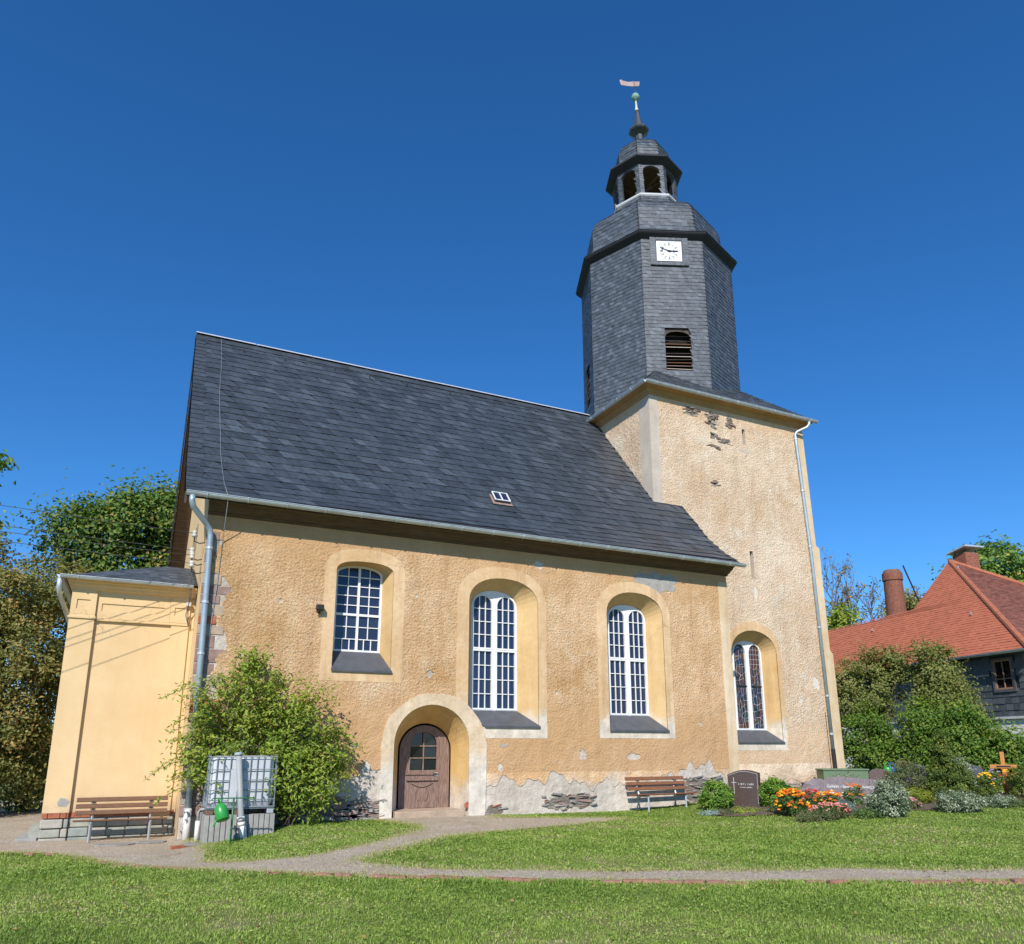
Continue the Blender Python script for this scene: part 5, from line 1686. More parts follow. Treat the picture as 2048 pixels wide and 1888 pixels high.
for k in range(150):
    a0 = Vector((rnd.uniform(1.4, 4.1), rnd.uniform(18.3, 18.9), rnd.uniform(.6, 2.2)))
    if a0.x < 3.2 and rnd.random() < .5:
        a0.z += .8
    d0 = Vector((rnd.gauss((a0.x - 2.9) * .45, .5), rnd.gauss(-.22, .35), rnd.uniform(.2, 1.3))).normalized()
    L = rnd.uniform(.7, 1.35)
    pts_ = [a0 + d0 * (L * t) + Vector((0, 0, -.55 * L * t * t)) for t in (0, .25, .5, .75, 1.0)]
    pts_ = [Vector((p.x, min(p.y, 19.1), p.z)) for p in pts_]
    mb.tube(pts_, [.011, .009, .008, .006, .003], 4, cap=False)
    tn = rnd.gauss(.5, .16)
    for t in range(34):
        f = rnd.uniform(.1, 1.0) * 4
        i_ = min(3, int(f))
        p = pts_[i_].lerp(pts_[i_ + 1], f - i_)
        P_.append((p.x + rnd.gauss(0, .055), p.y + rnd.gauss(0, .055), p.z + rnd.gauss(0, .05)))
        N_.append((rnd.gauss(-.2, .45), rnd.gauss(-.35, .45), .6 + rnd.gauss(0, .35)))
        T_.append(min(1, max(0, tn + rnd.gauss(0, .2) + (.25 if p.z < 1.2 and p.x > 3.6 else 0))))
obj('sprays', mb, MT['twig'], ES)
leaf_obj('spray_leaves', np.array(P_), np.array(N_), np.array(T_), .115, .042, LF['elder'], ES)

def limb_tree(name, base, h, blobs, n, ncl, sig, L, W, m, label, group, trunk_r=.3, cat='tree', shell=.45, limbs=16):
    t = thing(name, base, label, cat, group)
    P, N, T, C = crown_points(blobs, n, ncl, sig, shell)
    leaf_obj('crown', P, N, T, L, W, m, t)
    mb = MB()
    b = Vector(base)
    top = b + Vector((rnd.uniform(-.4, .4), rnd.uniform(-.4, .4), h * .62))
    mb.tube([b + Vector((0, 0, -.3)), b.lerp(top, .3), b.lerp(top, .7), top], [trunk_r * 1.2, trunk_r, trunk_r * .8, trunk_r * .5], 9)
    for k in range(limbs):
        c = Vector(C[rnd.randrange(len(C))])
        s = b.lerp(top, rnd.uniform(.45, 1))
        mid = s.lerp(c, .5) + Vector((0, 0, .08 * (c - s).length))
        mb.tube([s, mid, c], [trunk_r * .32, trunk_r * .2, trunk_r * .06], 6)
    obj('trunk', mb, MT['bark'], t, smooth=True)
    return t
limb_tree('deciduous_tree', (-1.6, 41, -.3), 14, [((-.6, 40, 12.0), (1.9, 1.8, 2.0), 3), ((.9, 40.5, 12.3), (1.6, 1.8, 2.2), 3), ((-2.6, 40.2, 11.0), (1.6, 1.6, 1.5), 1.6), ((-3.7, 40, 11.6), (1.1, 1.1, .8), .6), ((-2.6, 40, 12.7), (1.0, 1, .7), .6), ((-1.2, 40.5, 8.8), (3.0, 2, 2.0), 2.5), ((.6, 40, 9.2), (1.6, 1.6, 2), 1.5), ((2.2, 41, 11), (1.5, 1.5, 2.4), 1.2)],
          27000, 190, .50, .21, .15, LF['maple'], 'green broad-leaved tree rising behind the annex roof', 'trees behind the annex', .28)
limb_tree('brownish_tree', (-4.2, 28.8, -.3), 8.5, [((-4.0, 28.6, 6.2), (1.5, 1.3, 1.3), 1.5), ((-4.0, 28.4, 4.3), (1.9, 1.4, 1.6), 2.4), ((-4.0, 28.2, 2.2), (1.7, 1.2, 1.5), 2.2), ((-5.6, 28.5, 4.5), (1.6, 1.2, 3.2), 1.6), ((-2.9, 29.6, 7.0), (1.3, .9, 1.0), .9), ((-2.4, 30, 5), (.9, .9, 1.6), .9), ((-2.9, 28.9, 1.6), (.9, .8, 1.6), 1.2), ((-2.6, 29.5, 3.6), (.8, .8, 1.4), 1.0)],
          46000, 460, .24, .13, .07, LF['brown'], 'dense brownish green tree left of the annex', 'trees behind the annex', .22, shell=.3)
limb_tree('brownish_tree', (-5.8, 33, -.3), 10, [((-5.6, 32.5, 8.2), (1.2, 1.2, 1.2), 1), ((-6, 32.5, 6), (1.6, 1.2, 2.2), 1.5), ((-3.6, 33, 6.6), (1.6, 1.2, 1.6), 1.2)],
          9000, 130, .28, .16, .09, LF['brown'], 'brown-tinged tree at the left edge, behind the dense one', 'trees behind the annex', .22, shell=.3)
limb_tree('deciduous_tree', (-9.2, 36, -.3), 15, [((-8.6, 36, 12.3), (2.1, 2, 2.3), 2), ((-9, 36, 9.2), (2.3, 2, 2), 2), ((-6.95, 35.5, 12.7), (.8, .8, .5), .35), ((-6.9, 35.5, 10.6), (.8, .8, .6), .35)],
          12000, 150, .3, .24, .18, LF['tree'], 'green tree mostly outside the left edge, only leaf tips showing', 'trees behind the annex', .3)
for i, (x, y, zc, rz, lab) in enumerate(((-5.2, 27.4, .9, 1.3, 'dark low bush under the brownish tree'), (-3.0, 30.5, 1.1, 1.4, 'dark low bush farther back beside the annex'), (-7.0, 29.5, 1.2, 1.8, 'dark low bush at the far left edge'))):
    shrub('bush', (x, y, -.3), [((x, y, zc), (1.2, .9, rz), 1)], 5000, 90, .22, .13, .08, LF['maple'], lab, 'bush', 'low bushes left of the annex', stems=6)

# right side: hedge of shrubs between the tower and the house
hd = [
    ('olive_shrub', (27.6, 22.8), [((27.6, 22.8, 4.2), (1.5, 1.2, 1.6), 1.5), ((26.6, 23.2, 3.2), (1.3, 1.1, 1.9), 1.2), ((28.4, 22.4, 5.0), (.7, .7, .9), .6)], 'lilac', 'olive shrub beside the tower corner, below the red roof', 13000),
    ('olive_shrub', (28.6, 20.6), [((28.5, 20.6, 4.3), (1.0, 1, 1.6), 1.2), ((28.7, 20.2, 3.1), (1.2, 1, 1.4), 1)], 'lilac', 'tall olive shrub whose tip stands against the red roof', 11000),
    ('olive_shrub', (28.4, 20.0), [((28.3, 20.0, 3.5), (1.0, .8, .9), 1.2), ((28.3, 19.6, 2.7), (.9, .8, 1.0), .7)], 'lilac', 'broad olive shrub beneath the eaves of the house', 8000),
    ('hedge_shrub', (25.6, 21.4), [((25.6, 21.6, 1.9), (1.1, .9, 1.5), 1), ((25.9, 21, 1.1), (1.0, .8, 1.1), 1)], 'hedge', 'dark green hedge shrub touching the tower corner', 10000),
    ('hedge_shrub', (26.5, 19.8), [((26.5, 19.8, 2.2), (1.2, .9, 1.3), 1.2), ((26.4, 19.3, 1.1), (1.1, .8, 1.0), 1)], 'hedge', 'dense green hedge shrub behind the twin grey gravestones', 12000),
    ('hedge_shrub', (26.9, 18.5), [((26.9, 18.5, 2.1), (1.1, .8, 1.2), 1.2), ((26.8, 18.0, 1.2), (1.0, .7, .9), 1)], 'hedge', 'bright green hedge shrub right behind the conical conifer', 11000),
    ('hedge_shrub', (27.2, 17.2), [((27.1, 17.2, 1.7), (.8, .7, .7), 1), ((27.5, 16.7, 1.25), (.7, .5, .55), .7), ((26.9, 17.3, .8), (.7, .6, .7), .6)], 'hedge', 'green hedge shrub at the right end, leaning over the white wall', 7500),
]
for nm, (x, y), bl_, lf, lab, n in hd:
    shrub(nm, (x, y, .4), bl_, n, 150, .2, .115, .075, LF[lf], lab, 'shrub', 'shrubs between the tower and the house', stems=16, trunk_r=.04, shell=.4)

# ------------------------------------------------------------------ house
HP, He, Hn = Vector((29.9, 18.3, 0)), Vector((.179, .984, 0)), Vector((.984, -.179, 0))
EH = 5.32
def hp(t, n_, z):
    v = HP + He * t + Hn * n_
    return Vector((v.x, v.y, z))
house = thing('house', hp(5, 3, .5), 'slate-hung house with red tiled hipped roof right of the tower', 'house')
T0, T1, NB = -.9, 16.5, 11.0
m = MB().prism([hp(T0 + .35, .35, 2.84), hp(T1, .35, 2.84), hp(T1, NB, 2.84), hp(T0 + .35, NB, 2.84)], (0, 0, 2.6))
upper = obj('upper_wall', m, MT['deck'], house)
def hskip(u, s, L):
    t = T0 + .35 + (7.5 - T0 - .35) - u
    z = 2.84 + s
    return .2 < t < 1.22 and 3.82 < z < 5.12
m = MB()
clad(m, lambda s: (hp(7.5, .345, 2.84 + s), hp(T0 + .35, .345, 2.84 + s)), 2.46, .26, .3, hskip, skew=0, lift=.03)
obj('slate_field', m, MT['slate2'], upper, kind='stuff')
obj('lower_wall', MB().prism([hp(T0 + .42, .42, -.3), hp(T1, .42, -.3), hp(T1, NB, -.3), hp(T0 + .42, NB, -.3)], (0, 0, 3.13)), MT['whitewall'], house)
obj('fascia', MB().prism([hp(T0 + .3, .30, 2.78), hp(8, .30, 2.78), hp(8, .42, 2.78), hp(T0 + .3, .42, 2.78)], (0, 0, .09)), MT['grey'], house)
def hwin(t0, t1, z0, z1, out, fm):
    fo = obj('window', MB().plate([[hp(t1, out, z0), hp(t0, out, z0), hp(t0, out, z1), hp(t1, out, z1)], [hp(t1 - .07, out, z0 + .07), hp(t0 + .07, out, z0 + .07), hp(t0 + .07, out, z1 - .07), hp(t1 - .07, out, z1 - .07)]], Hn * .08), fm, house)
    mt = (t0 + t1) / 2
    zm = z0 + (z1 - z0) * .36
    m = MB().prism([hp(mt - .02, out + .005, z0), hp(mt + .02, out + .005, z0), hp(mt + .02, out + .005, z1), hp(mt - .02, out + .005, z1)], Hn * .03)
    m.prism([hp(t0, out + .008, zm - .018), hp(t1, out + .008, zm - .018), hp(t1, out + .008, zm + .018), hp(t0, out + .008, zm + .018)], Hn * .03)
    obj('glazing_bars', m, fm, fo)
    for a, b in ((t0 + .05, mt), (mt, t1 - .05)):
        for c, d in ((z0 + .05, zm), (zm, z1 - .05)):
            obj('pane', MB().prism([hp(a, out + .05, c), hp(b, out + .05, c), hp(b, out + .05, d), hp(a, out + .05, d)], Hn * .004), MT['glassdark'], fo)
    return fo
hw = hwin(.28, 1.12, 3.9, 5.05, .30, MT['brownframe'])
obj('window_trim', MB().plate([[hp(1.2, .27, 3.80), hp(.20, .27, 3.80), hp(.20, .27, 5.12), hp(1.2, .27, 5.12)], [hp(1.12, .27, 3.9), hp(.28, .27, 3.9), hp(.28, .27, 5.05), hp(1.12, .27, 5.05)]], Hn * .06), MT['slatesill'], hw)
hwin(.75, 1.5, .8, 1.9, .36, MT['brownframe'])
# roof planes
APX = hp(7.6, 5.57, 10.94)
deck = MB()
c0, c1 = hp(T0, -.1, EH), hp(15.9, -.1, EH)
c2, c3 = hp(15.9, 2.8, 8.13), hp(7.55, 2.8, 8.13)
deck.add([c0, c1, c2, c3, APX], [(0, 1, 2, 3, 4)])
cq = hp(T0, 11.2, EH)
deck.add([c0, APX, cq], [(0, 1, 2)])
deck.add([APX, c3, hp(7.55, 8.3, 8.13), ], [(0, 1, 2)])
deck.add([c3, c2, hp(15.9, 5.8, EH), hp(7.55, 5.8, EH + .3)], [(0, 1, 2, 3)])
deck.add([APX, cq, hp(7.55, 11.2, EH)], [(0, 1, 2)])
hroof = obj('roof', deck, MT['deck'], house)
m = MB()
sl2 = math.sqrt(2)
def pedge(s):
    n_ = -.1 + s / sl2
    z = EH + s / sl2
    tr_ = T0 + (7.6 - T0) * (n_ + .1) / 5.67
    tl = 15.9 if n_ < 2.8 else 7.56
    return hp(tl, n_, z), hp(tr_, n_, z)
clad(m, pedge, 5.67 * sl2 - .05, .17, .19, skew=0, lift=.022)
m.t = [.94 + .12 * (a - .7) for a in m.t]
obj('roof_tiles', m, MT['roof_tile'], hroof, kind='stuff')
m = MB()
def qedge(s):
    t = s / 9.6
    return c0.lerp(APX, t), cq.lerp(APX, t)
clad(m, qedge, 9.5, .155, .19, skew=0, lift=.03)
m.t = [.94 + .12 * (a - .7) for a in m.t]
obj('roof_tiles', m, MT['roof_tile_old'], hroof, kind='stuff')

def ridge_row(a, b, r_, nm):
    a, b = Vector(a), Vector(b)
    n = int((b - a).length / .36)
    for k in range(n):
        p0, p1 = a.lerp(b, k / n), a.lerp(b, (k + 1.12) / n)
        obj(nm, MB().tube([p0, p1], [r_, r_ * .88], 8), MT['ridge_tile'], hroof)
ridge_row(c0 + Vector((0, 0, .03)), APX + Vector((0, 0, .03)), .12, 'hip_tile')
ridge_row(cq + Vector((0, 0, .03)), APX + Vector((0, 0, .03)), .12, 'hip_tile')
ridge_row(c3, APX, .07, 'verge_tile')
ridge_row(c2, c3, .06, 'verge_tile')
gutter(hp(12, -.2, EH - .04), hp(T0 - .2, -.2, EH - .04), .08, 1, MT['zinc'], house)
CT, CN = 7.0, 6.0
chn = obj('chimney', MB().prism([hp(CT, CN, 9.3), hp(CT + .8, CN, 9.3), hp(CT + .8, CN + .8, 9.3), hp(CT, CN + .8, 9.3)], (0, 0, 2.05)), MT['chimbrick'], house)
bme = None
for r_ in range(20):
    z = 9.35 + r_ * .1
    for fc in (0, 1):
        x = -.12 * (r_ % 2)
        while x < .8:
            a, b = max(0, x + .008), min(.8, x + .232)
            if b - a > .03:
                if fc == 0:
                    lp = [hp(CT + a, CN - .012, z), hp(CT + b, CN - .012, z), hp(CT + b, CN - .012, z + .082), hp(CT + a, CN - .012, z + .082)]
                    of = Hn * .02
                else:
                    lp = [hp(CT - .012, CN + a, z), hp(CT - .012, CN + b, z), hp(CT - .012, CN + b, z + .082), hp(CT - .012, CN + a, z + .082)]
                    of = He * .02
                if bme is None:
                    bme = MB()
                bme.prism(lp, of)
            x += .24
obj('brick_courses', bme, MT['chimbrick'], chn, kind='stuff')
obj('chimney_cap', MB().prism([hp(CT - .2, CN - .2, 11.60), hp(CT + 1.0, CN - .2, 11.42), hp(CT + 1.0, CN + 1.0, 11.42), hp(CT - .2, CN + 1.0, 11.60)], (0, 0, .08)), MT['zinc'], chn)
for t_, n_ in ((.08, .08), (.72, .08), (.08, .72), (.72, .72)):
    obj('cap_post', MB().tube([hp(CT + t_, CN + n_, 11.3), hp(CT + t_, CN + n_, 11.5)], .04, 4), MT['iron'], chn)
for t_, n_, z in ((6.4, 4.9, 10.3), (3.2, 1.9, 7.35), (9.5, 2.1, 7.55)):
    obj('roof_hook', MB().tube([hp(t_, n_, z - .1), hp(t_, n_ - .12, z), hp(t_, n_ - .1, z + .1)], .03, 5), MT['galv'], hroof)
# tall brick stack with a ladder behind the house
stk = thing('brick_stack', (39.6, 30.4, 4), 'tall round brick chimney stack behind the red roof', 'chimney')
obj('shaft', MB().lathe([(.70, 0), (.56, 8.5), (.50, 11.2), (.50, 11.25), (.55, 11.3), (.55, 11.75), (.42, 11.95), (.2, 12.0)], 20, (39.6, 30.4)), MT['stackbrick'], stk)
m = MB()
for r_ in range(60):
    z = 8.2 + r_ * .06
    k0 = r_ % 2
    rr_ = .56 - (z - 8.5) * .022 + (.055 if z > 11.28 else 0)
    for k in range(20):
        a0, a1 = 2 * math.pi * (k + .5 * k0 + .06) / 20, 2 * math.pi * (k + .5 * k0 + .94) / 20
        if z < 11.7:
            p = lambda a, r2, zz: (39.6 + r2 * math.cos(a), 30.4 + r2 * math.sin(a), zz)
            m.add([p(a0, rr_ + .012, z), p(a1, rr_ + .012, z), p(a1, rr_ + .012, z + .05), p(a0, rr_ + .012, z + .05)], [(0, 1, 2, 3)], 1)
obj('brick_courses', m, MT['chimbrick'], stk, kind='stuff')
lad = thing('ladder', (41.2, 29.3, 6), 'thin dark ladder leaning on the round brick stack', 'ladder')
la, lb = Vector((41.5, 29.2, 7.0)), Vector((40.12, 30.0, 12.2))
sd_ = Vector((.32, .25, 0)).normalized() * .17
for e in (-1, 1):
    obj('rail', MB().tube([la + sd_ * e, lb + sd_ * e], .032, 5), MT['iron'], lad)
for k in range(22):
    c = la.lerp(lb, k / 22)
    obj('rung', MB().tube([c - sd_, c + sd_], .018, 4), MT['iron'], lad)

# trees behind the house
limb_tree('garden_tree', (58, 35, 0), 19, [((56.5, 34.5, 14.0), (2.6, 3, 2.4), 2), ((58.5, 32, 13), (3, 3, 3), 2), ((54, 35, 12.8), (1.6, 1.5, 2.0), 1.0), ((60, 31, 12), (3, 3, 3), 1.5), ((55, 34, 10.5), (3, 2, 2.5), 1.5)],
          22000, 240, .45, .3, .22, LF['tree'], 'large green tree behind the house, right of its chimney', 'trees behind the house', .35)
limb_tree('garden_tree', (45.5, 34.5, 0), 12, [((45.2, 34.2, 10.6), (1.2, 1.2, 1.0), 1), ((46.2, 34.4, 10.2), (1.5, 1, 1.2), 1)],
          3500, 60, .32, .22, .16, LF['brown'], 'brownish tree between the brick stack and the red roof', 'trees behind the house', .2)
limb_tree('garden_tree', (40.2, 35.2, 0), 10, [((40.3, 35.0, 9.4), (.9, .9, 1.2), 1), ((38.4, 35.6, 9.0), (.8, .8, 1.1), .6)],
          3600, 60, .26, .2, .15, LF['elder'], 'small yellow-green tree peeping over the red roof by the tower', 'trees behind the house', .15)
# half-bare tree
def bare(name, base, h, label, seed, leafm):
    t = thing(name, base, label, 'tree', 'trees behind the house')
    q = random.Random(seed)
    mb = MB()
    tips = []
    def grow(p, d, L, r_, dep):
        n = 3
        pts_ = [p]
        for k in range(n):
            d = (d + Vector((q.uniform(-.16, .16), q.uniform(-.16, .16), q.uniform(-.02, .12)))).normalized()
            pts_.append(pts_[-1] + d * L / n)
        mb.tube(pts_, [r_ * (1 - .12 * k) for k in range(n + 1)], 5, cap=False)
        tips.append(pts_[-1])
        if dep == 0:
            return
        for k in range(q.choice((2, 3, 3))):
            nd = (d + Vector((q.uniform(-.8, .8), q.uniform(-.8, .8), q.uniform(-.1, .5)))).normalized()
            grow(pts_[-1 if k < 2 else 2], nd, L * q.uniform(.62, .85), r_ * .6, dep - 1)
    b = Vector(base)
    grow(b, Vector((0, 0, 1)), h * .36, .22, 6)
    obj('branches', mb, MT['twig'], t)
    P = np.array([tuple(p) for p in tips if q.random() < .35])
    P = np.repeat(P, 4, 0) + rng.normal(size=(len(P) * 4, 3)) * .14
    leaf_obj('last_leaves', P, rng.normal(size=P.shape) + np.array([0, 0, .4]), np.clip(rng.normal(.75, .2, len(P)), 0, 1), .18, .12, leafm, t)
bare('half_bare_tree', (41.3, 36.0, 3.4), 8.6, 'half-bare tree between the tower and the brick stack', 4, LF['brown'])
bare('half_bare_tree', (43.8, 35.4, 3.0), 7.8, 'half-bare tree just left of the brick stack', 8, LF['brown'])

# ------------------------------------------------------------------ graves and flower beds
def gmat(x, y, n, z=None, tilt=0):
    nx, ny = n
    L = math.hypot(nx, ny)
    nx, ny = nx / L, ny / L
    M = Matrix(((-ny, -nx, 0, x), (nx, -ny, 0, y), (0, 0, 1, tz(x, y) if z is None else z), (0, 0, 0, 1)))
    return M @ Matrix.Rotation(tilt, 4, 'X')
def text_mesh(body, size, M, ext=.004):
    cu = bpy.data.curves.new('inscription', 'FONT')
    cu.body = body
    cu.size = size
    cu.extrude = ext
    cu.align_x = 'CENTER'
    cu.resolution_u = 3
    to = bpy.data.objects.new('tmp_text', cu)
    COL.objects.link(to)
    bpy.context.view_layer.update()
    me = bpy.data.meshes.new_from_object(to.evaluated_get(bpy.context.evaluated_depsgraph_get()))
    bpy.data.objects.remove(to)
    me.transform(M @ Matrix.Rotation(math.pi / 2, 4, 'X'))
    me.materials.clear()
    me.name = 'inscription'
    return me
def worn_letters(mb, x0, x1, z, h, M, seed, slope=0):
    q = random.Random(seed)
    x = x0
    while x < x1:
        wv = h * q.uniform(.45, .7)
        if q.random() < .12:
            x += wv
            continue
        zz = z + slope * (x - x0)
        mb.box(x, x + h * .14, -.004, .002, zz, zz + h, M)
        if q.random() < .7:
            mb.box(x + wv * .6, x + wv * .6 + h * .14, -.0041, .002, zz, zz + h * q.choice((1, 1, .5)), M)
        zc = zz + h * q.choice((0, .43, .86))
        mb.box(x, x + wv * .6, -.0042, .002, zc, zc + h * .14, M)
        x += wv
    return mb
GN = (-.86, -.51)
GM = gmat(15.3, 17.15, GN) @ Matrix.Diagonal((1.14, 1, 1, 1))
g1 = thing('gravestone', (15.3, 17.15, .1), 'dark brown upright gravestone with slim silver cross and curved top', 'gravestone', 'gravestones right of the church')
lp = [(-.36, 0, -.1), (.36, 0, -.1), (.38, 0, .93)] + [(.38 - .76 * k / 10, 0, .93 - .06 * k / 10 + .10 * math.sin(math.pi * k / 10)) for k in range(1, 11)]
obj('slab', MB().prism([GM @ Vector(p) for p in lp], GM.to_3x3() @ Vector((0, .17, 0))), MT['granite_b'], g1, bevel=.008)
ln = [(.335, -.005, .12), (.35, -.005, .88)] + [(.34 - .69 * k / 10, -.005, .90 - .055 * k / 10 + .085 * math.sin(math.pi * k / 10)) for k in range(0, 11)]
obj('edge_line', MB().tube([GM @ Vector(p) for p in ln], .005, 4), MT['letter'], g1)
obj('cross', MB().box(-.235, -.222, -.006, .002, .35, .80, GM).box(-.29, -.165, -.0062, .002, .655, .668, GM), MT['letter'], g1)
lt = worn_letters(MB(), -.12, .25, .60, .05, GM, 3)
worn_letters(lt, -.09, .22, .525, .028, GM, 4)
obj('inscription', lt, MT['letter'], g1)

GM2 = gmat(18.15, 16.1, (-.78, -.62)) @ Matrix.Diagonal((1.12, 1, 1.15, 1))
g2 = thing('gravestone', (18.0, 16.2, .25), 'wide rough grey-violet gravestone with white lettering and cross behind marigolds', 'gravestone', 'gravestones right of the church')
q = random.Random(6)
tp = [(-.75, .1), (-.72, .42), (-.62, .52), (-.45, .60), (-.2, .62), (.1, .60), (.35, .57), (.6, .56), (.74, .50), (.8, .3), (.78, -.1)]
lp = [(-.75, 0, -.1)] + [(x, 0, z) for x, z in tp]
obj('boulder', MB().prism([GM2 @ Vector(p) for p in lp], GM2.to_3x3() @ Vector((0, .28, 0))), MT['granite_g'], g2, bevel=.03)
obj('inscription', text_mesh('Geliebt - beweint - unvergessen', .098, GM2 @ Matrix.Translation((.12, -.006, .36))), MT['letterw'], g2)
obj('cross', MB().box(-.42, -.395, -.008, .002, .13, .31, GM2).box(-.475, -.34, -.0082, .002, .225, .25, GM2), MT['letterw'], g2)
obj('inscription', worn_letters(MB(), -.22, .05, .17, .085, GM2, 9), MT['letterw'], g2)
bo = obj('boulder', MB().blob((0, 0, 0), (.42, .3, .5), 41, 9, 7, .12), MT['granite_g'])
bo.location = (17.75, 16.95, .34)
tag(bo, 'rounded violet-grey boulder at the left of the lettered gravestone', 'boulder')
def small_stone(x, y, n, wv, h, m, label, seed):
    M = gmat(x, y, n)
    q = random.Random(seed)
    lp = [(-wv / 2, 0, -.1), (wv / 2, 0, -.1)] + [(wv / 2 * math.cos(math.pi * k / 10), 0, h * .84 + h * .16 * math.sin(math.pi * k / 10) + q.uniform(-.01, .01)) for k in range(11)]
    t = thing('gravestone', (x, y, tz(x, y)), label, 'gravestone', 'gravestones right of the church')
    obj('slab', MB().prism([M @ Vector(p) for p in lp], M.to_3x3() @ Vector((0, .2, 0))), m, t, bevel=.02)
    return t, M
small_stone(21.6, 17.9, (-.75, -.66), .6, .72, MT['granite_rough'], 'small rounded brown gravestone half hidden by a shrub', 1)
t_, M = small_stone(23.1, 17.9, (-.8, -.6), .85, .82, MT['granite_d'], 'dark grey gravestone just left of the conical conifer', 2)
t_, M = small_stone(24.4, 17.0, (-.85, -.52), 1.1, .80, MT['granite_d'], 'dark grey gravestone between conical conifer and wooden cross', 3)
ms = MB()
worn_letters(ms, -.2, .25, .66, .05, M, 21)
worn_letters(ms, -.2, .2, .52, .04, M, 22)
obj('inscription', ms, MT['letterw'], t_)
# green utility box
gb = thing('utility_box', (22.6, 20.2, .35), 'flat-topped green box at the foot of the tower corner', 'box')
M = gmat(22.6, 20.1, (-.45, -.89), .3)
obj('body', MB().box(-.78, .78, 0, .7, -.1, .62, M), MT['greenbox'], gb, bevel=.02)
obj('lid', MB().box(-.81, .81, -.03, .73, .622, .68, M), MT['greenbox'], gb, bevel=.015)
# wooden grave cross, pot, bowl
cr = thing('grave_cross', (25.4, 16.2, .45), 'orange-brown wooden grave cross with a small plate', 'cross')
M = gmat(25.4, 16.3, (-.8, -.6), .35)
obj('upright', MB().box(-.06, .06, 0, .045, -.1, 1.22, M), MT['crosswood'], cr, bevel=.006)
obj('arm', MB().box(-.38, .38, -.028, -.001, .70, .82, M), MT['crosswood'], cr, bevel=.006)
obj('plate', MB().box(-.2, .2, -.034, -.029, .735, .785, M), MT['iron'], cr)
M = gmat(24.2, 15.45, (-.8, -.6))
pt_ = thing('flower_pot', (24.2, 15.45, .35), 'terracotta flower pot with red blossoms below the wooden cross', 'flower pot')
obj('pot', MB().lathe([(.0, .34), (.13, .34), (.17, .60), (.185, .60), (.185, .64), (.16, .64)], 16, (24.2, 15.45)), MT['terracotta'], pt_, smooth=True)
# water hoops: green and blue can handles behind the shrub
for i, (x, y, mm, lab) in enumerate(((22.0, 17.9, 'green', 'bright green hoop handle left of the blue one, behind the shrub'), (22.15, 17.85, 'blueplastic', 'blue hoop handle between the green ones'), (22.55, 17.95, 'green', 'bright green hoop handle right of the blue one'))):
    t = thing('watering_can', (x, y, .9), lab, 'watering can', 'watering cans behind the graves')
    z = 1.1
    M = Matrix.Translation((x, y, z)) @ Matrix.Rotation(R(-35), 4, 'Z')
    obj('handle', xf(MB().tube([(.10 * math.cos(a), .04 * math.sin(a * 2), .13 * math.sin(a)) for a in [math.pi * k / 10 * 1.2 - .3 for k in range(11)]], .017, 7), M), MT[mm], t, smooth=True)
    obj('can_body', xf(MB().lathe([(.0, -.32), (.13, -.32), (.13, -.06), (.09, .0)], 14), M), MT[mm], t, smooth=True)

def mound(name, x, y, r, h, n, L, W, lf, label, cat='plant', group=None, sig=.06, ncl=60, shell=.5, stems=4, blobs=None):
    z = tz(x, y)
    bl = blobs or [((x, y, z + h * .45), (r[0], r[1], h * .55), 1)]
    return shrub(name, (x, y, z), bl, n, ncl, sig, L, W, LF[lf], label, cat, group, stems=stems, trunk_r=.012, shell=shell, zmin=z - .02)
def blossoms(t, pts_, size, m, petals=7):
    C = np.array(pts_)
    n = len(C)
    P = np.repeat(C, petals, 0)
    a = np.tile(np.arange(petals) * 2 * np.pi / petals, n) + np.repeat(rng.uniform(0, 6, n), petals)
    D = np.stack([np.cos(a), np.sin(a), rng.uniform(-.2, .8, n * petals)], 1)
    P = P + D * size * .35
    N = D * .5 + np.array([-.3, -.4, .6]) + rng.normal(size=P.shape) * .25
    leaf_obj('blossoms', P, N, np.clip(np.repeat(rng.random(n), petals) + rng.normal(0, .12, n * petals), 0, 1), size * .8, size * .6, m, t, kind='stuff')
def flowerbed(name, x, y, r, h, nf, size, petal_, lf, label, n=900, second=None):
    t = mound(name, x, y, r, h, n, .07, .03, lf, label, 'flowers', 'flowers on the graves', .05, 40, .3)
    z = tz(x, y)
    pts_ = []
    for k in range(nf):
        a, rr_ = rnd.uniform(0, 6.28), math.sqrt(rnd.random())
        ux, uy = rr_ * math.cos(a), rr_ * math.sin(a)
        pts_.append((x + ux * r[0] * 1.05, y + uy * r[1] * 1.05, z + h * (.55 + .5 * math.sqrt(max(0, 1 - rr_ ** 2))) + rnd.uniform(-.02, .06) - (.25 * h if rr_ > .8 else 0)))
    k = int(nf * .75) if second else nf
    blossoms(t, pts_[:k], size, PT[petal_])
    if second:
        blossoms(t, pts_[k:], size, PT[second])
    return t
mound('conifer_bush', 14.5, 17.35, (.42, .42), .74, 6500, .07, .035, 'box', 'round bright green bush left of the brown gravestone', 'shrub', 'bushes beside the brown gravestone', .05, 110, .6)
mound('conifer_bush', 15.85, 16.55, (.42, .4), .74, 6500, .07, .035, 'box', 'round bright green bush right of the brown gravestone', 'shrub', 'bushes beside the brown gravestone', .05, 110, .6)
flowerbed('marigolds', 14.95, 15.05, (.44, .38), .58, 110, .066, 'orange', 'fol', 'tall clump of orange marigolds nearest the brown gravestone', 2200, 'yellow')
flowerbed('marigolds', 16.75, 15.55, (.46, .26), .38, 64, .062, 'orange', 'fol', 'low orange marigolds at the foot of the lettered gravestone', 1500, 'yellow')
flowerbed('marigolds', 17.75, 15.6, (.34, .2), .52, 26, .058, 'orange', 'fol', 'loose orange marigolds in front of the right half of the lettered gravestone', 1100)
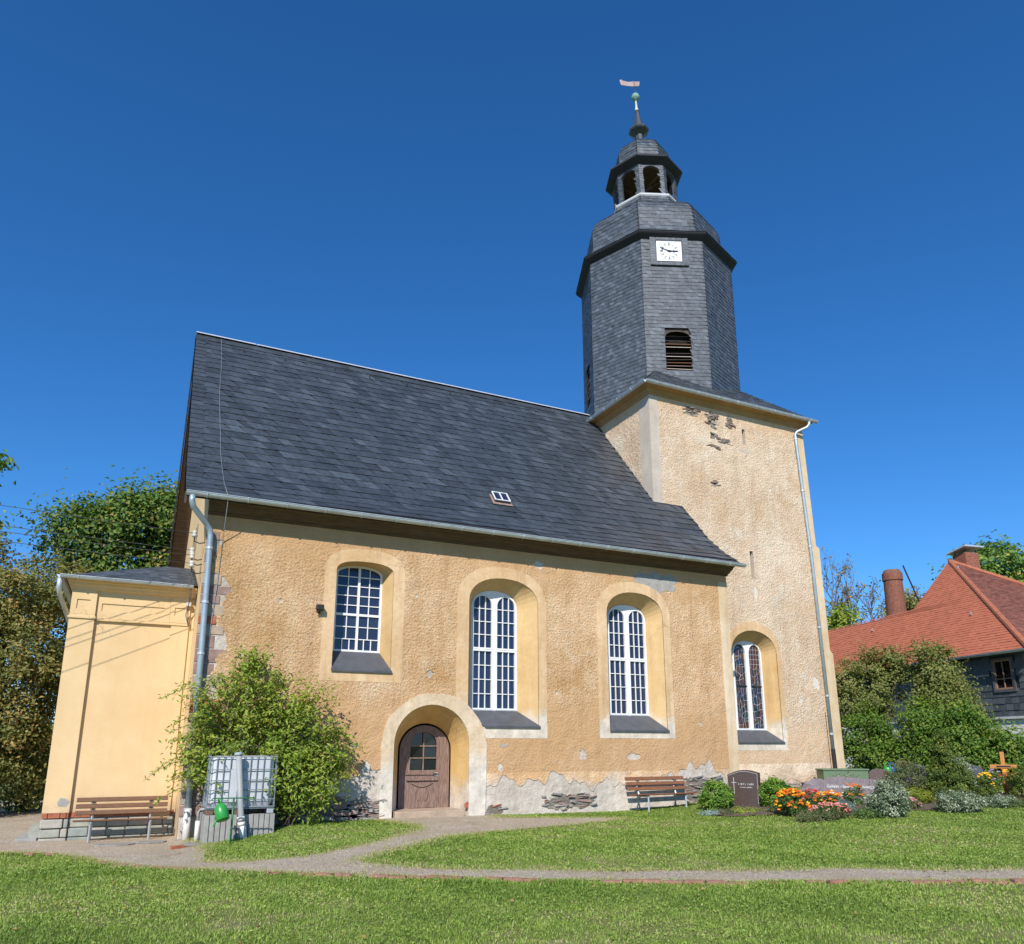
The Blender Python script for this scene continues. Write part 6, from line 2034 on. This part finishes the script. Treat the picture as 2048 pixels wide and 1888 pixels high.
flowerbed('red_flowers', 17.1, 16.45, (.26, .2), .34, 60, .05, 'red', 'fol', 'red flowers at the left end of the lettered gravestone', 700, 'pink')
flowerbed('red_flowers', 15.65, 15.6, (.3, .2), .44, 40, .05, 'red', 'fol', 'red flowers behind the tall marigolds', 700)
flowerbed('pink_flowers', 15.75, 14.6, (.65, .22), .25, 140, .048, 'pink', 'fol', 'row of salmon pink flowers in front of the marigolds', 1300)
flowerbed('pink_flowers', 18.3, 14.5, (.55, .2), .26, 70, .045, 'rose', 'cover', 'magenta and white flowers between the two silvery shrubs', 1100)
mound('silver_grass', 16.45, 14.75, (.3, .2), .34, 700, .16, .012, 'silver', 'tuft of blue-grey ornamental grass beside the pink flowers', 'plant', None, .05, 20, .3)
mound('low_border', 15.0, 14.15, (.85, .22), .17, 3200, .05, .025, 'cover', 'low dark green border in front of the flower bed', 'ground cover', None, .06, 70, .3)
mound('low_border', 16.35, 13.85, (.6, .22), .2, 2200, .05, .025, 'fol', 'low green border left of the silvery shrub', 'ground cover', None, .06, 50, .3)
mound('ground_cover_plant', 14.0, 16.3, (.3, .18), .13, 800, .05, .02, 'cover', 'small brown plant cushion left of the brown gravestone', 'ground cover', None, .05, 20, .3)
mound('ground_cover_plant', 15.1, 15.85, (.2, .16), .16, 500, .05, .02, 'cover', 'small brown plant cushion below the right green bush', 'ground cover', None, .05, 20, .3)
mound('ground_cover_plant', 14.55, 16.25, (.5, .3), .09, 1800, .045, .025, 'elder', 'yellow-green ground cover before the brown gravestone', 'ground cover', None, .05, 40, .3)
mound('ground_cover_plant', 13.7, 16.6, (.4, .2), .08, 700, .045, .025, 'silver', 'blue-green ground cover at the left end of the grave bed', 'ground cover', None, .05, 24, .3)
GV = 'variegated shrubs on the graves'
mound('variegated_shrub', 16.75, 13.75, (.55, .42), .85, 6500, .06, .035, 'varieg', 'silvery variegated shrub at the right end of the marigold bed', 'shrub', GV, .07, 120, .5,
      blobs=[((16.75, 13.75, .40), (.5, .4, .36), 2), ((17.05, 13.9, .62), (.34, .3, .34), 1)])
mound('variegated_shrub', 19.3, 13.65, (.72, .4), .5, 5200, .055, .03, 'varieg', 'low spreading silvery shrub below the conical conifer', 'shrub', GV, .07, 110, .5)
mound('variegated_shrub', 21.3, 13.9, (.7, .3), .28, 2400, .055, .03, 'varieg', 'flat silvery ground cover right of the spreading shrub', 'shrub', GV, .06, 60, .4)
mound('variegated_shrub', 22.3, 15.7, (.36, .34), 1.15, 4200, .06, .035, 'varieg', 'upright silvery shrub directly behind the conical conifer', 'shrub', GV, .08, 90, .4)
mound('variegated_shrub', 18.9, 16.8, (.6, .3), .75, 2600, .06, .035, 'varieg', 'loose silvery shrub behind the lettered gravestone', 'shrub', GV, .09, 60, .4)
mound('rounded_shrub', 20.7, 16.2, (.7, .5), 1.05, 6500, .06, .032, 'cover', 'rounded dull green shrub left of the yellow-green mound', 'shrub', None, .08, 110, .5)
mound('cushion_conifer', 19.6, 15.2, (.62, .45), .42, 5200, .05, .018, 'mound', 'flat yellow-green cushion conifer left of the cone', 'shrub', None, .05, 120, .6)
tC = mound('conical_conifer', 21.1, 15.4, (.55, .5), 1.55, 11000, .075, .028, 'conifer', 'dark green conical conifer in the middle of the graves', 'conifer', None, .06, 220, .5,
           blobs=[((21.1, 15.2, .6), (.66, .55, .36), 2), ((21.1, 15.2, .95), (.54, .45, .38), 1.6), ((21.05, 15.2, 1.3), (.38, .35, .35), 1.1), ((21.05, 15.2, 1.65), (.24, .22, .3), .7), ((21.0, 15.2, 1.95), (.12, .1, .2), .3), ((21.6, 15.0, .8), (.34, .28, .28), .6)])
mound('small_conifer', 22.75, 15.35, (.3, .28), .55, 2600, .06, .02, 'conifer', 'small block-shaped conifer right of the conical conifer', 'shrub', None, .05, 60, .6)
mound('small_conifer', 23.85, 14.75, (.42, .4), .95, 3600, .06, .022, 'conifer', 'dark conifer at the right edge of the picture', 'shrub', None, .06, 80, .55)
mound('flat_conifer', 21.9, 13.7, (.75, .3), .16, 1800, .06, .02, 'conifer', 'flat dark conifer on the lawn at the right edge', 'shrub', None, .06, 50, .4)
flowerbed('yellow_flowers', 24.1, 16.1, (.28, .2), .55, 30, .06, 'yellow', 'fol', 'yellow flowers left of the wooden cross', 700)
flowerbed('lilac_flowers', 25.0, 16.4, (.25, .2), .6, 22, .05, 'lilac', 'fol', 'pale lilac flowers at the foot of the wooden cross', 500)
z = .62 + 0
P = np.array([24.2, 15.45, .78]) + rng.normal(size=(320, 3)) * np.array([.11, .11, .09])
leaf_obj('foliage', P, rng.normal(size=P.shape) + np.array([0, 0, .5]), rng.random(320), .06, .035, LF['fol'], pt_)
blossoms(pt_, [(24.2 + rnd.gauss(0, .1), 15.45 + rnd.gauss(0, .1), .86 + rnd.gauss(0, .07)) for k in range(26)], .05, PT['red'])
blossoms(pt_, [(24.25 + rnd.gauss(0, .07), 15.5 + rnd.gauss(0, .05), 1.02 + rnd.gauss(0, .02)) for k in range(7)], .06, PT['yellow'])
for i, (cx_, cy_, rx, ry) in enumerate(((14.9, 16.4, 1.35, .9), (16.9, 15.2, 1.7, 1.1), (19.6, 15.0, 1.7, 1.1), (22.9, 15.2, 1.7, 1.0))):
    lp = [(cx_ + rx * math.cos(a) * rnd.uniform(.85, 1.1), cy_ + ry * math.sin(a) * rnd.uniform(.85, 1.1)) for a in [2 * math.pi * k / 24 for k in range(24)]]
    v = [(x, y, tz(x, y) + .03) for x, y in lp] + [(cx_, cy_, tz(cx_, cy_) + .06)]
    me = bpy.data.meshes.new('soil_bed')
    me.from_pydata(v, [], [(k, (k + 1) % 24, 24) for k in range(24)])
    obj('soil_bed', me, MT['soil'], kind='structure')
BEDS = ((14.9, 16.4, 1.3, .8), (16.9, 15.2, 1.6, 1.0), (19.6, 15.0, 1.6, 1.0), (22.9, 15.2, 1.6, .9))

# ------------------------------------------------------------------ lawn
def pix(P):
    q = P - np.array([0, 0, 1.68])
    cy_, sy_, cp_, sp2 = math.cos(YAW), math.sin(YAW), math.cos(PITCH), math.sin(PITCH)
    fw = np.array([sy_ * cp_, cy_ * cp_, sp2])
    rt = np.array([cy_, -sy_, 0])
    up = np.array([-sy_ * sp2, -cy_ * sp2, cp_])
    d = np.maximum(q @ fw, .1)
    return 1024 + FPX * (q @ rt) / d, 1118 - FPX * (q @ up) / d
N0 = 3200000
X = rng.uniform(-8, 34, N0)
Y = rng.uniform(3.5, 24, N0)
D = np.hypot(X, Y)
dens = np.where(D < 9, 1.0, np.where(D < 12, .8, np.where(D < 17, .42, .24)))
k = rng.random(N0) < dens
X, Y = X[k], Y[k]
u, v = pix(np.stack([X, Y, terr(X, Y)], 1))
k = (u > -520) & (u < 2480) & (v < 2150) & (v > 1450)
k &= ~((Y > NY - .08) & (X > -2) & (X < XR + .1)) & ~((Y > TY - .08) & (X > XR) & (X < 24.1)) & ~((Y > AY - .3) & (X < 1.2))
for bx, by, rx, ry in BEDS:
    k &= ((X - bx) / rx) ** 2 + ((Y - by) / ry) ** 2 > 1
k &= ~((X > IX0 - .1) & (X < IX1 + .1) & (Y > IY0 - .1))
X, Y = X[k], Y[k]
inp = inside(PATHD, X, Y)
worn = (np.hypot((X - 8.8) / 2.6, (Y - 17.6) / 1.2) < 1) & (rng.random(len(X)) < .05)
stray = inp & (rng.random(len(X)) < .012) & (np.sin(X * 3.1 + Y) * np.sin(Y * 2.7 - X * .6) > .45)
k = ~inp | stray | (inp & worn)
X, Y = X[k], Y[k]
nz = (np.sin(X * .9 + 1.7 * np.sin(Y * .7)) + np.sin(Y * 1.3 + 1.3 * np.sin(X * 1.1)) + np.sin((X + Y) * 2.1 + np.sin(X * 3.0)) + .8 * np.sin(X * 5.3 + 2 * np.sin(Y * 4.1)) * np.sin(Y * 4.7)) / 3.8
# bare thinning on dry ground
n2 = .9 * np.sin(X * 2.3 + 2.2 * np.sin(Y * 1.9 + 1)) * np.sin(Y * 2.9 + 1.8 * np.sin(X * 2.6)) + .7 * np.sin(X * 6.1 + 3 * np.sin(Y * 5.2)) * np.sin(Y * 6.7 + 2 * np.sin(X * 4.9))
nz = nz + .28 * n2
k = rng.random(len(X)) > np.clip((nz - .12) * 1.1, 0, .72)
X, Y, nz = X[k], Y[k], nz[k]
n = len(X)
D = np.hypot(X, Y)
ftuft = np.sin(X * 11 + 3 * np.sin(Y * 7)) * np.sin(Y * 13 + 2 * np.sin(X * 9))
H = rng.uniform(.016, .038, n) * (1 + .5 * np.clip(ftuft, 0, 1)) * np.where(nz > .3, .75, 1.0)
# taller grass along the edging
e1 = np.array(ed)
dm = np.full(n, 9.)
for a, b in zip(e1, e1[1:]):
    ab = b - a
    t = np.clip(((X - a[0]) * ab[0] + (Y - a[1]) * ab[1]) / (ab @ ab), 0, 1)
    dm = np.minimum(dm, np.hypot(X - a[0] - t * ab[0], Y - a[1] - t * ab[1]))
H = np.where((dm < .35) & (np.sin(X * 3.3) * np.sin(X * 1.7 + 1) > .1), H * 1.8, H)
Wd = np.where(D < 10, .0042, np.where(D < 14, .0065, .0105)) * rng.uniform(.7, 1.4, n)
a = rng.uniform(0, 2 * np.pi, n)
dx, dy = np.cos(a), np.sin(a)
ln_ = rng.uniform(.15, .9, n)
Z = terr(X, Y) + .005
V = np.empty((n, 5, 3))
for i, (s, hh, bend) in enumerate(((-1, 0, 0), (1, 0, 0), (-.75, .55, .35), (.75, .55, .35), (0, 1, 1))):
    V[:, i, 0] = X - dy * Wd * s + dx * H * ln_ * bend
    V[:, i, 1] = Y + dx * Wd * s + dy * H * ln_ * bend
    V[:, i, 2] = Z + H * hh * (1 - .25 * ln_ * bend)
i = np.arange(n)[:, None] * 5
F = np.concatenate([i + [0, 1, 2], i + [1, 3, 2], i + [2, 3, 4]], 1).reshape(-1, 3)
tone = np.clip(.31 + .32 * nz + .10 * ftuft + rng.normal(0, .12, n) + (rng.random(n) < .07 + .12 * np.clip(nz, 0, 1)) * .45 + np.where(dm < .25, .06, 0), 0, 1)
lawn = obj('lawn', np_mesh('lawn', V.reshape(-1, 3), F, np.repeat(tone, 5), GRASS), GRASS, kind='stuff')
tag(lawn, 'short green lawn with dry patches around the church', 'grass')
# ragged fringe of dry and green blades along the path, broad-leaved weeds in the lawn
bp = np.array(PATHD)
nx_ = np.roll(bp, -1, 0)
seg = np.hypot(*(nx_ - bp).T)
ok = (bp[:, 0] > -3) & (bp[:, 0] < 18) & (bp[:, 1] < 19.1) & (bp[:, 1] > 4)
idx = rng.choice(np.nonzero(ok)[0], 42000, p=(seg * ok)[ok] / (seg * ok).sum())
t = rng.random(len(idx))[:, None]
Q = bp[idx] * (1 - t) + nx_[idx] * t
lump = .5 + .5 * np.sin(Q[:, 0] * 2.9 + np.sin(Q[:, 1] * 3.7)) * np.sin(Q[:, 1] * 2.3 + 1)
Q = Q + rng.normal(size=Q.shape) * (.05 + .14 * lump)[:, None]
X, Y = Q.T
inb = inside(PATHD, X, Y)
n = len(X)
a = rng.uniform(0, 6.283, n)
H = rng.uniform(.018, .05, n)
lnn = rng.uniform(.4, 1.6, n)
V = np.empty((n, 3, 3))
Wd = .006 * rng.uniform(.7, 1.4, n)
Z = terr(X, Y) + .02
V[:, 0] = np.stack([X - np.sin(a) * Wd, Y + np.cos(a) * Wd, Z], 1)
V[:, 1] = np.stack([X + np.sin(a) * Wd, Y - np.cos(a) * Wd, Z], 1)
V[:, 2] = np.stack([X + np.cos(a) * H * lnn, Y + np.sin(a) * H * lnn, Z + H * .8], 1)
F = np.arange(n * 3).reshape(-1, 3)
tone = np.clip(np.where(rng.random(n) < .55, rng.normal(.9, .08, n), rng.normal(.42, .16, n)), 0, 1)
fo_ = obj('path_fringe', np_mesh('path_fringe', V.reshape(-1, 3), F, np.repeat(tone, 3), GRASS), GRASS, kind='stuff')
tag(fo_, 'ragged dry and green grass along the path edges', 'grass')
n = 80000
X, Y = rng.uniform(-4, 30, n), rng.uniform(4.5, 19, n)
k = ~inside(PATHD, X, Y) & (np.sin(X * 1.3 + np.sin(Y * 1.7) * 2) * np.sin(Y * 1.1 + np.sin(X * .9) * 2) > .05) & ~((Y > 13.6) & (X > 13))
X, Y = X[k], Y[k]
n = len(X)
P = np.stack([X, Y, terr(X, Y) + rng.uniform(.02, .04, n)], 1)
wd_ = leaf_obj('lawn_weeds', P, rng.normal(size=(n, 3)) * .35 + np.array([0, -.1, 1]), np.clip(rng.normal(.42, .14, n), 0, .8), .038, .022, GRASS, None, kind='stuff')
tag(wd_, 'small broad-leaved weeds and clover in the lawn', 'weeds')
# dandelions
DL = [(-.05, 12.3), (.55, 10.9), (.1, 10.1), (1.6, 11.6), (2.2, 10.6), (2.45, 10.3), (9.3, 15.3), (9.6, 15.2), (11.8, 13.8), (4.5, 12.6), (-.9, 13.5), (3.4, 9.7)]
dn = ['dandelion %s' % s for s in ('in the left foreground, nearest the path edging', 'in the left foreground, rightmost of three', 'in the left foreground, lowest of three', 'near the bend of the path', 'left of the middle foreground', 'lowest left of the middle foreground', 'left of a pair below the wall bench', 'right of a pair below the wall bench', 'alone below the right end of the wall bench', 'on the tip of the middle lawn', 'at the far left near the gravel', 'in the middle foreground lawn')]
for (x, y), lab in zip(DL, dn):
    z = tz(x, y)
    t = thing('dandelion', (x, y, z), 'small yellow ' + lab, 'flower', 'dandelions in the lawn')
    obj('stalk', MB().tube([(x, y, z), (x + .005, y, z + .075)], .003, 5), LF['fol'], t)
    hd_ = MB()
    for k in range(9):
        aa = 2 * math.pi * k / 9
        hd_.add([(x, y, z + .078), (x + .014 * math.cos(aa - .3), y + .014 * math.sin(aa - .3), z + .085), (x + .028 * math.cos(aa), y + .028 * math.sin(aa), z + .083), (x + .014 * math.cos(aa + .3), y + .014 * math.sin(aa + .3), z + .085)], [(0, 1, 2, 3)], .6)
    obj('head', hd_, PT['yellow'], t)
# fallen leaves on the lawn
n = 260
X, Y = rng.uniform(-2, 26, n), rng.uniform(6, 17, n)
P = np.stack([X, Y, terr(X, Y) + .045], 1)
fl_ = leaf_obj('fallen_leaves', P, rng.normal(size=(n, 3)) * .3 + np.array([0, 0, 1]), rng.uniform(.7, 1, n), .06, .045, LF['brown'], None, kind='stuff')
tag(fl_, 'dry brown leaves scattered on the grass', 'leaves')
print('triangles', sum(len(p.vertices) - 2 for me in {o.data for o in SC.objects if o.type == 'MESH'} for p in me.polygons), 'objects', len(SC.objects))
